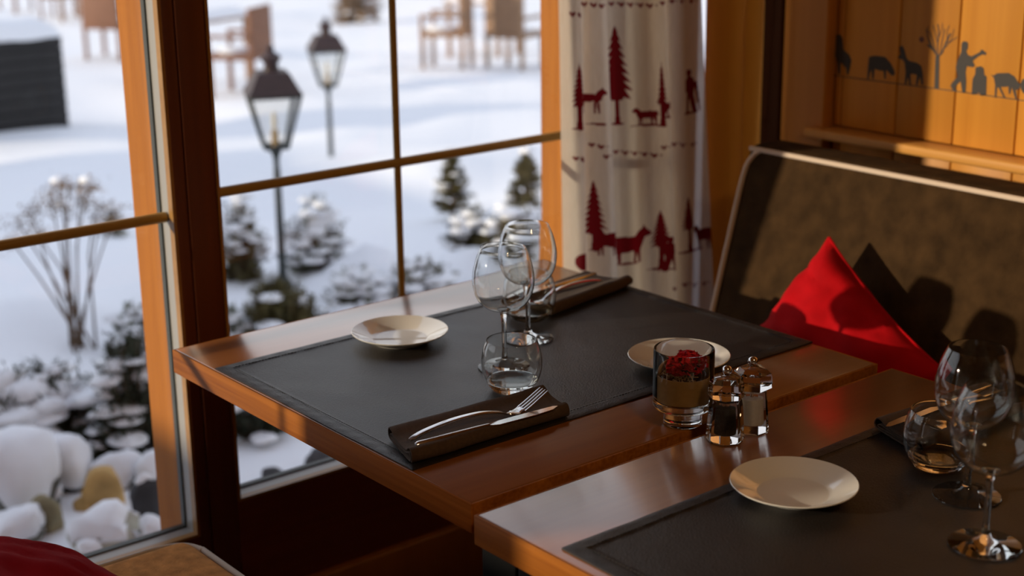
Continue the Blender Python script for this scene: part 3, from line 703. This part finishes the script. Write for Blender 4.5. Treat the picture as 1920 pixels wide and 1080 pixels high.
knife('steel knife beside the fork along the front edge of napkin', (1.080, 1.538, ZR+.0172), -.075)
napkin('dark brown napkin at the far end of table by curtain', 1.722, 1.962, .20, .240, .094, -.02, 4)
fork('steel fork lying on the far napkin near the curtain', (1.795, 1.952, ZR+.0165), PI+.14)
knife('steel knife lying on the far napkin near window, blade toward tumbler', (1.818, 1.995, ZR+.0172), PI+.10)
napkin('dark brown napkin on the foreground table behind the tumbler', 1.725, 1.150, -.03, .240, .100, .03, 8)
fork('steel fork on the napkin seen through the foreground tumbler', (1.83, 1.128, ZR+.0165), PI+.03)
knife('steel knife on the napkin behind the foreground wine glass', (1.835, 1.162, ZR+.0172), PI-.04)

# glass candle holder with veneer band and dried red blossom
cx, cy = 1.445, 1.402
ch = thing('candle_glass', 'clear footed glass with wooden band holding dried red blossom, between the tables', 'candle holder', (cx, cy, ZT+.0007))
prof = [(0, .0022), (.0215, .0020), (.0235, 0), (.0255, 0), (.0272, .0015), (.0272, .019), (.0282, .0225), (.0405, .0252), (.0428, .0280), (.0430, .033), (.0426, .108), (.0420, .1112), (.0408, .1112), (.0402, .108), (.0404, .040), (.0390, .0355), (.030, .0335), (0, .0335)]
MB().lathe(prof, 64).build('glass', M_glass, ch)
MB().lathe([(.0388, .0385), (.0394, .0385), (.0394, .0750), (.0386, .0750), (.0386, .0385)], 64).build('wooden_band', M_veneer, ch)
fb = thing('dried_blossom', 'dried crimson blossom lying inside the clear candle glass', 'dried flower', (cx, cy, ZT+.0345))
random.seed(11); m1 = MB(); m2 = MB()
for k in range(340):
    a1, rr = random.uniform(0, 2*PI), .031*math.sqrt(random.random()); x, y = rr*math.cos(a1)+.004, rr*math.sin(a1)*.95-.002
    hz = .043 + .025*(1-(rr/.036)**2) - .010*max(0, -(x*.77-y*.6))/.03 + random.uniform(-.004, .004)
    s = random.uniform(.0035, .0065); q = Matrix.Translation((x, y, hz)) @ Matrix.Rotation(random.uniform(0, 6.28), 4, 'Z') @ Matrix.Rotation(random.uniform(-1.1, 1.1), 4, 'X')
    m1.add([q @ Vector(p) for p in ((-s, 0, .001), (0, -s*.8, 0), (s, 0, .0015), (0, s*.8, .002), (0, 0, -.0012))], [(0, 1, 4), (1, 2, 4), (2, 3, 4), (3, 0, 4)], True)
m1.build('petals', M_red_petal, fb)['kind'] = 'stuff'
for k in range(70):
    a1, rr = random.uniform(2.2, 4.6), random.uniform(.016, .034); x, y = rr*math.cos(a1), rr*math.sin(a1); hz = random.uniform(.033, .042)
    d = Vector((random.uniform(-1, 1), random.uniform(-1, 1), random.uniform(-.3, .6))).normalized()*.006
    m2.tube([Vector((x, y, hz))-d, Vector((x, y, hz))+d], .0008, 4)
m2.build('dried_stems', M_straw, fb)['kind'] = 'stuff'
MB().lathe([(0, 0.003), (.033, 0.003), (.0365, .006), (.0365, .032), (.033, .036), (0, .038)], 32).build('dried_bed', M_dark, fb)

# salt and pepper mills in clear acrylic
def mill(name, label, x, y, rz, fill, n_head, hs):
    g = thing(name, label, 'mill', (x, y, ZT+.0007), rz, None)
    bo = [(0, .0016), (.0205, .0014), (.0225, 0), (.0250, 0), (.0262, .003), (.0258, .012), (.0245, .030), (.0228, .052), (.0215, .060), (.0190, .062), (0, .062)]
    MB().lathe(bo, 8, smooth=False, rot=PI/8).build('body', M_acrylic, g)
    MB().lathe([(0, .0625), (.0205, .0625), (.0243*hs, .0640), (.0246*hs, .0730), (.0232*hs, .0850), (.0180, .0915), (.0100, .0932), (0, .0935)], n_head, smooth=False, rot=PI/8).build('head', M_acrylic, g)
    MB().lathe([(0, .011), (.0122, .011), (.0126, .013), (.0112, .048), (.0, .050)], 20).build('filling', fill, g)
    MB().lathe([(0, .050), (.0026, .050), (.0026, .061), (0, .0615)], 10).build('grinder_rod', M_steel, g)
    MB().lathe([(0, .0938), (.0040, .0940), (.0045, .0950), (.0068, .0985), (.0072, .1010), (.0058, .1050), (.003, .1070), (0, .1075)], 20).build('knob', M_chrome, g)
    return g
mill('pepper_mill', 'clear faceted acrylic mill filled with black peppercorns, chrome ball on top', 1.444, 1.320, .3, M_pepper, 8, 1.0)
mill('salt_mill', 'clear faceted acrylic mill filled with white salt, behind the peppercorn mill', 1.498, 1.322, .75, M_salt, 6, 1.12)

# ================================================================== OUTSIDE: SNOW GARDEN AND TERRACE
BUMPS = []
for px, py, wpx, hpx in ((690, 535, 190, 85), (60, 600, 330, 60), (600, 590, 110, 40), (533, 562, 90, 46), (900, 520, 260, 50), (560, 330, 300, 40), (800, 330, 300, 40)):
    P_, D_ = at_ground(px, py); BUMPS.append((P_.x, P_.y, wpx*D_/F_PX*.42, hpx*D_/F_PX))
def snow_z(x, y):
    D = math.hypot(x, y); b_ = 0
    for bx_, by_, bw_, bh_ in BUMPS: b_ += bh_*math.exp(-((x-bx_)**2+(y-by_)**2)/(bw_*bw_))
    return snow_z0(x, y)+b_
def snow_z0(x, y):
    D = math.hypot(x, y); z = base_z(x, y); k = min(1, max(0, (D-5)/4))
    z += (.03+.10*k)*noise.noise(Vector((x*.55+3, y*.55, 1))) + (.015+.03*k)*noise.noise(Vector((x*1.7, y*1.7, 4)))
    return z
m = MB(); nr, na = 150, 150
vs = []; fs = []
for i in range(nr):
    r = 2.5*(70/2.5)**(i/(nr-1))
    for j in range(na):
        a1 = math.radians(-18) + (math.radians(125))*j/(na-1)     # angle from +X towards +Y
        x, y = r*math.cos(a1), r*math.sin(a1)
        y = max(y, YO+.07); vs.append((x, y, snow_z(x, y)-.02))
for i in range(nr-1):
    for j in range(na-1): fs.append((i*na+j, i*na+j+1, (i+1)*na+j+1, (i+1)*na+j))
gr = m.add(vs, fs, True).build('snow_ground', M_snow, autosm=False); gr['kind'] = 'structure'

def ico(sub): 
    bm = bmesh.new(); bmesh.ops.create_icosphere(bm, subdivisions=sub, radius=1); return bm
def blob(mb, c, rx, ry, rz_, seed, amp=.25, sub=2, flat=None):
    bm = ico(sub)
    for v in bm.verts:
        d = 1+amp*noise.noise(v.co*1.6+Vector((seed, seed*1.7, 0)))
        v.co = Vector((c[0]+v.co.x*rx*d, c[1]+v.co.y*ry*d, c[2]+(v.co.z if (flat is None or v.co.z > 0) else v.co.z*flat)*rz_*d))
    mb.bm(bm, True)
def needles(mb, p, d, n_, ln, rad, wdt):
    for _ in range(n_):
        t = random.random(); o = Vector((random.gauss(0, 1), random.gauss(0, 1), random.gauss(0, 1)))*rad*(.35+.3*t)
        b = p + d*t; e = b + (d.normalized()*.7 + Vector((random.uniform(-1, 1), random.uniform(-1, 1), random.uniform(-.6, .8)))).normalized()*ln*random.uniform(.6, 1.2) + o*.2
        s = Vector((random.uniform(-1, 1), random.uniform(-1, 1), random.uniform(-1, 1))).normalized()*wdt
        mb.add([b+o*.5-s, b+o*.5+s, e], [(0, 1, 2)])
def shrub(name, label, px, py, wpx, hpx, mat, snow=.5, nb=60, upright=False, seed=0, group='evergreen shrubs in the snow garden', depth=.8, zoff=-.04, per=46, big=1.0):
    random.seed(seed+100)
    P, D = at_ground(px, py); W = wpx*D/F_PX/2; H = hpx*D/F_PX*1.04
    root = thing(name, label, 'shrub', (P.x, P.y, snow_z(P.x, P.y)+zoff), group=group)
    fol = MB(); tw = MB(); sn = MB(); tips = []
    for k in range(nb):
        a1 = random.uniform(0, 2*PI)
        if upright:
            h0 = random.uniform(.05, .97); reach = W*(1-h0)**.8*random.uniform(.5, 1.05)+.01
            b = Vector((0, 0, H*h0*.92)); e = b + Vector((math.cos(a1)*reach, math.sin(a1)*reach, H*random.uniform(.0, .12)))
        else:
            el = random.uniform(.12, 1.5); rr = random.uniform(.75, 1.05)
            e = Vector((math.cos(a1)*math.cos(el)*W*rr, math.sin(a1)*math.cos(el)*W*depth*rr, max(.03, math.sin(el)*H*rr))); b = e*.12
        tw.tube([b, b*.45+e*.55+Vector((0, 0, .02*H)), e], [.006*big, .004*big, .002*big], 4, False)
        for q in range(3): needles(fol, b+(e-b)*(.25+.25*q), (e-b)*.28, per//3, .05*big*max(.6, W/.35), .05*big*max(.5, W/.35), .0055*big)
        tips.append((b, e))
    if upright: tw.tube([(0, 0, -.05), (0, 0, H*.98)], [.015*big, .004], 6); needles(fol, Vector((0, 0, H*.7)), Vector((0, 0, H*.3)), 60, .04*big, .03*big, .004*big)
    tw.build('stems', M_bark, root)
    fol.build('foliage', mat, root, autosm=False)['kind'] = 'stuff'
    cnt = 0
    for k, (b, e) in enumerate(tips):
        if random.random() < snow and e.z > H*.22:
            s = random.uniform(.55, 1.25)*W*(.20 if upright else .22); c = b+(e-b)*random.uniform(.65, 1.0)
            blob(sn, (c.x, c.y, c.z+s*.10), s*random.uniform(1, 1.5), s*random.uniform(1, 1.5), s*random.uniform(.35, .6), k*1.3+seed, .45, 2, .5); cnt += 1
    if cnt: sn.build('snow_cap', M_snow, root, autosm=False)['kind'] = 'stuff'
    return root
shrub('juniper_shrub', 'big dark green juniper under heavy snow at far left, behind the snowy stones', 70, 850, 380, 175, M_green, .30, 170, seed=1, depth=.6, per=60)
shrub('juniper_shrub', 'dark juniper with layered snow just left of the window stile', 262, 848, 220, 250, M_green, .32, 170, seed=2, depth=.6, per=60)
shrub('juniper_shrub', 'small frosted grey green shrub above the layered juniper, by left window stile', 262, 640, 150, 105, M_greygreen, .8, 50, seed=3)
shrub('low_juniper', 'low dark spreading juniper filling the gap between stones and big juniper', 150, 862, 330, 75, M_green, .03, 110, seed=4, depth=.6)
shrub('juniper_shrub', 'dark olive juniper at the foot of the nearer lantern', 520, 622, 215, 118, M_olive, .06, 190, seed=5, per=66)
shrub('young_conifer', 'snow laden young conifer left of the nearer lantern post', 455, 530, 120, 160, M_olive, .6, 90, seed=6)
shrub('young_conifer', 'wide snow covered conifer right of the nearer lantern post', 595, 520, 150, 140, M_greygreen, .8, 80, seed=7)
shrub('young_conifer', 'slim young conifer just right of the window muntin cross', 850, 415, 92, 128, M_olive, .22, 80, True, seed=8, per=70)
shrub('young_conifer', 'young conifer beside the orange window stile above the wine glasses', 985, 450, 122, 165, M_olive, .25, 90, True, seed=9, per=70)
shrub('low_juniper', 'low spreading olive shrub behind the wine glasses', 975, 522, 170, 105, M_olive, .25, 130, seed=10)
shrub('low_juniper', 'low frosted shrub behind the vertical muntin at table edge', 790, 562, 180, 85, M_olive, .4, 110, seed=11)
shrub('low_juniper', 'snow buried low shrub right of the dark olive juniper', 668, 572, 150, 88, M_greygreen, .75, 80, seed=12)
shrub('juniper_shrub', 'snowy grey shrub beside the dark window post', 432, 640, 90, 90, M_greygreen, .9, 40, seed=13)
shrub('low_juniper', 'dark shrub seen under the tabletop through the lower window', 480, 800, 190, 110, M_green, .2, 60, seed=14)
shrub('low_juniper', 'thin frosted shrub far left at mid height, snowed over', 215, 420, 60, 60, M_greygreen, .8, 26, True, seed=15)
shrub('bare_bush', 'distant brownish bush at the top edge between lanterns and chairs', 672, 40, 95, 75, M_dry, .25, 60, seed=16, zoff=-.1, big=3.2)
shrub('low_juniper', 'low frosted shrub beneath the curtain side of the window', 888, 500, 140, 85, M_olive, .55, 80, seed=17)

# dry hydrangea with snow caps
P, D = at_ground(150, 640); hyd = thing('dry_hydrangea', 'dry brown hydrangea stalks with snow capped flower heads behind the left muntin', 'shrub', (P.x, P.y, snow_z(P.x, P.y)-.03))
random.seed(5); sn = MB(); fh = MB()
heads = [(70, 440), (35, 420), (120, 395), (150, 370), (180, 385), (95, 375), (215, 400), (60, 400), (130, 350), (185, 420), (25, 455), (110, 350), (165, 350)]
for hx_, hy_ in heads:
    Q = at_y(hx_, hy_, P.y+random.uniform(-.15, .2)); q = Q-hyd.location; b = Vector((random.uniform(-.06, .06), random.uniform(-.05, .05), 0))
    st = MB(); st.tube([b, b*.4+q*.6+Vector((random.uniform(-.03, .03), 0, .04)), q], [.006, .004, .003], 5); st.build('stem', M_bark, hyd)
    for k in range(90):
        d = Vector((random.gauss(0, 1), random.gauss(0, 1), random.gauss(0, .7)))*.030; s = .011
        fh.add([q+d+Vector((random.uniform(-s, s), random.uniform(-s, s), random.uniform(-s, s))) for _ in range(3)], [(0, 1, 2)])
    if random.random() < .5: blob(sn, q+Vector((0, 0, .022)), .034, .034, .022, hx_, .3, 2, .3)
fh.build('flower_heads', M_dry, hyd, autosm=False)['kind'] = 'stuff'; sn.build('snow_cap', M_snow, hyd, autosm=False)['kind'] = 'stuff'

# stones along the house, each with its own snow
def stone(label, px, py, wpx, hpx, mat, seed, snow=True, snowz=.25, name='garden_stone', thick_=.012, ang=.3):
    P, D = at_ground(px, py); W = wpx*D/F_PX/2; H = hpx*D/F_PX*.56
    root = thing(name, label, 'stone', (P.x, P.y, snow_z(P.x, P.y)-.03), random.uniform(-.3, .3))
    bm = ico(3); rs = Vector((seed*3.1, seed*1.3, seed))
    planes = [(Vector((math.cos(seed+i*2.1), math.sin(seed*2+i*1.7), .5*math.sin(i*3+seed))).normalized(), .66+.12*math.sin(i*5+seed)) for i in range(9)]
    for v in bm.verts:
        c = v.co.copy()
        for nrm, dd in planes:
            k = c.dot(nrm)
            if k > dd: c -= nrm*(k-dd)*.9
        c *= 1+.10*noise.noise(c*2+rs); v.co = Vector((c.x*W, c.y*W*.8, c.z*H+H*.62))
    bm.normal_update()
    if snow:
        s = MB(); vs = [v.co.copy() for v in bm.verts]; nn = [v.normal.copy() for v in bm.verts]
        top = [f for f in bm.faces if f.normal.z > snowz and f.calc_center_median().z > H*.35]
        ids = {}; 
        for f in top:
            for v in f.verts: ids.setdefault(v.index, len(ids))
        L = [None]*len(ids); Lb = [None]*len(ids)
        bcount = {}
        for f in top:
            for e in f.edges: bcount[e.index] = bcount.get(e.index, 0)+1
        bv = set()
        for f in top:
            for e in f.edges:
                if bcount[e.index] == 1: bv.update(v.index for v in e.verts)
        for i, k in ids.items():
            t = thick_*(.25 if i in bv else 1.0)*(1+.3*noise.noise(vs[i]*20)); L[k] = vs[i]+nn[i]*t*.6+Vector((0, 0, t))
            Lb[k] = vs[i]-nn[i]*.002
        nt = len(ids); fs = [tuple(ids[v.index] for v in f.verts) for f in top] + [tuple(ids[v.index]+nt for v in f.verts)[::-1] for f in top]
        for f in top:
            for lp in f.loops:
                if bcount[lp.edge.index] == 1:
                    a1, b1 = ids[lp.vert.index], ids[lp.link_loop_next.vert.index]; fs.append((a1, b1, b1+nt, a1+nt))
        if fs: s.add(L+Lb, fs, True).build('snow_cap', M_snow, root, autosm=False)
    MB().bm(bm, True).build('rock', mat, root, autosm=False)
    return root
random.seed(3)
ST = [('large rounded boulder buried in snow at the left edge', 35, 950, 230, 140, M_rock, 1, True, .05, .04),
      ('snow topped boulder right of the large buried boulder', 122, 905, 125, 85, M_rock_dark, 2, True, .1, .035),
      ('small tan stone without snow below the large boulder', 88, 988, 72, 92, M_rock_tan, 3, False, .3, .01),
      ('ochre jagged stone, brightest in the middle of the stones', 194, 936, 96, 92, M_rock_ochre, 4, False, .3, .01),
      ('small ochre stone leaning left of the jagged ochre stone', 158, 945, 52, 34, M_rock_ochre, 5, False, .3, .01),
      ('stone with thick white snow behind the ochre stone', 222, 895, 110, 56, M_rock, 6, True, .1, .02),
      ('dark grey boulder next to the window stile', 278, 972, 86, 112, M_rock_dark, 7, True, .8, .012),
      ('long pale green stone with flat snow on top near window sill', 205, 1010, 200, 74, M_rock_pale, 8, True, .75, .020),
      ('pale stone in the snow at the foot of the stile', 290, 1012, 80, 48, M_rock_pale, 9, True, .6, .02),
      ('little pale pebble lowest beside the window sill', 165, 1040, 60, 34, M_rock_pale, 10, True, .5, .012),
      ('dark stone in shade beneath the junipers', 165, 850, 80, 60, M_rock_dark, 11, False, .4, .01),
      ('snow covered stone touching the stile above the dark grey boulder', 292, 898, 74, 58, M_rock, 12, True, .0, .03),
      ('snow buried stone at bottom left behind the red cushion', 40, 1010, 130, 50, M_rock, 13, True, .1, .03),
      ('round dark stone poking through snow under the tabletop', 512, 878, 66, 34, M_rock_dark, 14, False, .4, .01),
      ('second dark stone in snow under tabletop, half hidden by it', 605, 856, 84, 44, M_rock_dark, 15, False, .4, .01),
      ('dark grey slab beneath the layered juniper', 250, 848, 110, 54, M_rock_dark, 16, False, .4, .01)]
for (lb_, px, py, w_, h_, mt, sd_, snw, sz, tk) in ST: stone(lb_, px, py, w_, h_, mt, sd_, snw, sz, thick_=tk)

# lanterns
def lantern(label, px, py, scale, rz, sink=.05):
    P, D = at_ground(px, py)
    g = thing('garden_lantern', label, 'lantern', (P.x, P.y, snow_z(P.x, P.y)-sink), rz, 'garden lanterns'); g.scale = (scale,)*3
    z0 = .74; z1 = 1.00; a, b = .056, .122      # half widths of the glass body
    MB().lathe([(0, 0), (.05, 0), (.045, .03), (.024, .06), (.021, .10), (.0180, .60), (.0165, .62), (.0145, .64), (.016, .68), (.030, .715), (.034, .735), (0, .738)], 16).build('pole', M_lpost, g)
    body = MB()
    cs = [(sx, sy) for sx, sy in ((-1, -1), (1, -1), (1, 1), (-1, 1))]
    for sx, sy in cs: body.tube([(sx*a, sy*a, z0), (sx*b, sy*b, z1)], .0085, 6)
    for i in range(4):
        (x1, y1), (x2, y2) = cs[i], cs[(i+1) % 4]
        body.tube([(x1*a, y1*a, z0), (x2*a, y2*a, z0)], .010, 6); body.tube([(x1*b, y1*b, z1), (x2*b, y2*b, z1)], .010, 6)
    body.box(-a, a, -a, a, z0-.012, z0); body.build('cage', M_lpost, g)
    for i in range(4):
        (x1, y1), (x2, y2) = cs[i], cs[(i+1) % 4]; k = .985
        p = [Vector((x1*a*k, y1*a*k, z0)), Vector((x2*a*k, y2*a*k, z0)), Vector((x2*b*k, y2*b*k, z1)), Vector((x1*b*k, y1*b*k, z1))]
        nn = (p[1]-p[0]).cross(p[3]-p[0]).normalized()*.002
        MB().add([q-nn for q in p]+[q+nn for q in p], [(0, 1, 2, 3), (7, 6, 5, 4), (0, 4, 5, 1), (1, 5, 6, 2), (2, 6, 7, 3), (3, 7, 4, 0)]).build('pane', M_lpane, g)
    rf = MB(); rings = [(.142, 1.002), (.142, 1.016), (.134, 1.024), (.088, 1.105), (.080, 1.115), (.040, 1.118)]
    rf.lathe([(0, 1.002)]+[(r_*1.30, z_) for r_, z_ in rings]+[(0, 1.119)], 4, smooth=False, rot=PI/4); rf.build('roof', M_lantern, g)
    MB().lathe([(0, 1.118), (.040, 1.118), (.034, 1.150), (.050, 1.172), (.050, 1.188), (.026, 1.204), (.016, 1.212), (.020, 1.228), (.010, 1.242), (0, 1.247)], 16).build('finial', M_lantern, g)
    MB().lathe([(0, z0), (.018, z0), (.018, z0+.08), (0, z0+.082)], 12).build('lamp_socket', M_lead, g)
    MB().lathe([(0, z0+.082), (.010, z0+.084), (.013, z0+.12), (.009, z0+.165), (0, z0+.175)], 14).build('bulb', M_bulb, g)
    return g
lantern('nearer garden lantern with brown roof and clear glass, in front of snow', 533, 562, .88, -.40, .06)
lantern('farther smaller garden lantern, right of the nearer one', 622, 312, .92, -.40, .20)

# slatted black planter with snow on top
pl = at_y(132, 252, 12.2); gz_ = base_z(pl.x, pl.y)
bx = thing('slatted_planter', 'black slatted planter box topped with snow at the upper left', 'planter', (pl.x-.8, 12.2, gz_-.05))
sl = None
for k in range(8):
    z_ = .04+k*.103
    if sl is None: sl = MB().box(-.8, .8, 0, .02, 0, .097, .004).build('slat', M_planter, bx); sl.location.z = z_
    else:
        c = sl.copy(); scene.collection.objects.link(c); c.location.z = z_
for k in range(8):
    if k == 0: s2 = MB().box(.78, .80, .021, .9, 0, .097, .004).build('slat', M_planter, bx); s2.location.z = .04
    else: c = s2.copy(); scene.collection.objects.link(c); c.location.z = .04+k*.103
MB().box(-.78, .775, .022, .88, 0, .85).build('box_liner', M_planter, bx)
ms = MB()
def top_(u, v):
    x, y = -.82+u*1.64, -.03+v*.96; e = min(u, 1-u, v, 1-v)
    return (x, y, .85+.17*min(1, e*7)**.5+.02*noise.noise(Vector((x*3, y*3, 0))))
ms.grid(top_, 24, 16); ms.box(-.81, .81, -.025, .92, .848, .858); ms.build('snow_cap', M_snow, bx, autosm=False)

# terrace furniture
def chair(label, P, rz, mat):
    c = thing('terrace_chair', label, 'chair', P, rz, 'terrace chairs')
    for sx in (-1, 1):
        for sy in (-1, 1): MB().box(sx*.24-.022, sx*.24+.022, sy*.23-.022, sy*.23+.022, 0, .42 if sy < 0 else .44, .004).build('leg', mat, c)
    MB().box(-.27, .27, -.26, .26, .40, .46, .015).build('seat', mat, c)
    MB().box(-.26, .26, .20, .255, .46, .92, .015).build('backrest', mat, c)
    for sx in (-1, 1):
        MB().box(sx*.27-.028, sx*.27+.028, -.25, .22, .62, .655, .01).build('armrest', mat, c)
        MB().box(sx*.27-.02, sx*.27+.02, -.25, -.21, .46, .62, .004).build('arm_post', mat, c)
    ms = MB(); blob(ms, (0, -.03, .46), .22, .20, .06, 3, .2, 2, .05); ms.build('snow_cap', M_snow, c, autosm=False)
    return c
def gp(px, py, dz=-.04): P, D = at_ground(px, py); return Vector((P.x, P.y, snow_z(P.x, P.y)+dz))
c0 = chair('brown wicker terrace chair behind the nearer lantern, left part of window', gp(455, 172), -2.5, M_wicker)
c1 = chair('tan wicker terrace chair, left one of the pair at top of window', gp(840, 132), -2.45, M_wicker_tan)
again(c1, gp(966, 124), 1.9, 'tan wicker terrace chair nearest the orange window stile')
again(c0, gp(212, 112), 2.2, 'brown terrace chair beyond the black planter, cut by the top edge')
again(c0, gp(110, 30), -.9, 'distant brown terrace chair above the planter at the top left')
again(c0, gp(30, 20), .4, 'distant brown terrace chair in the top left corner')
def ttable(label, P, rz, mat):
    t = thing('terrace_table', label, 'table', P, rz, 'terrace tables')
    MB().box(-.4, .4, -.4, .4, .70, .735, .006).build('tabletop', mat, t)
    for sx in (-1, 1):
        for sy in (-1, 1): MB().box(sx*.34-.025, sx*.34+.025, sy*.34-.025, sy*.34+.025, 0, .699, .004).build('leg', mat, t)
    ms = MB(); ms.grid(lambda u, v: (-.39+u*.78, -.39+v*.78, .735+.10*min(1, min(u, 1-u, v, 1-v)*8)**.5), 14, 14); ms.box(-.385, .385, -.385, .385, .7345, .74); ms.build('snow_cap', M_snow, t, autosm=False)
    return t
t1 = ttable('snowy terrace table between the pair of tan wicker chairs', gp(908, 98), .5, M_wicker_tan)
again(t1, gp(385, 150), .3, 'snowy terrace table hidden partly by the dark window post')
again(t1, gp(165, 40), .7, 'snowy terrace table beyond the black planter at the top edge')
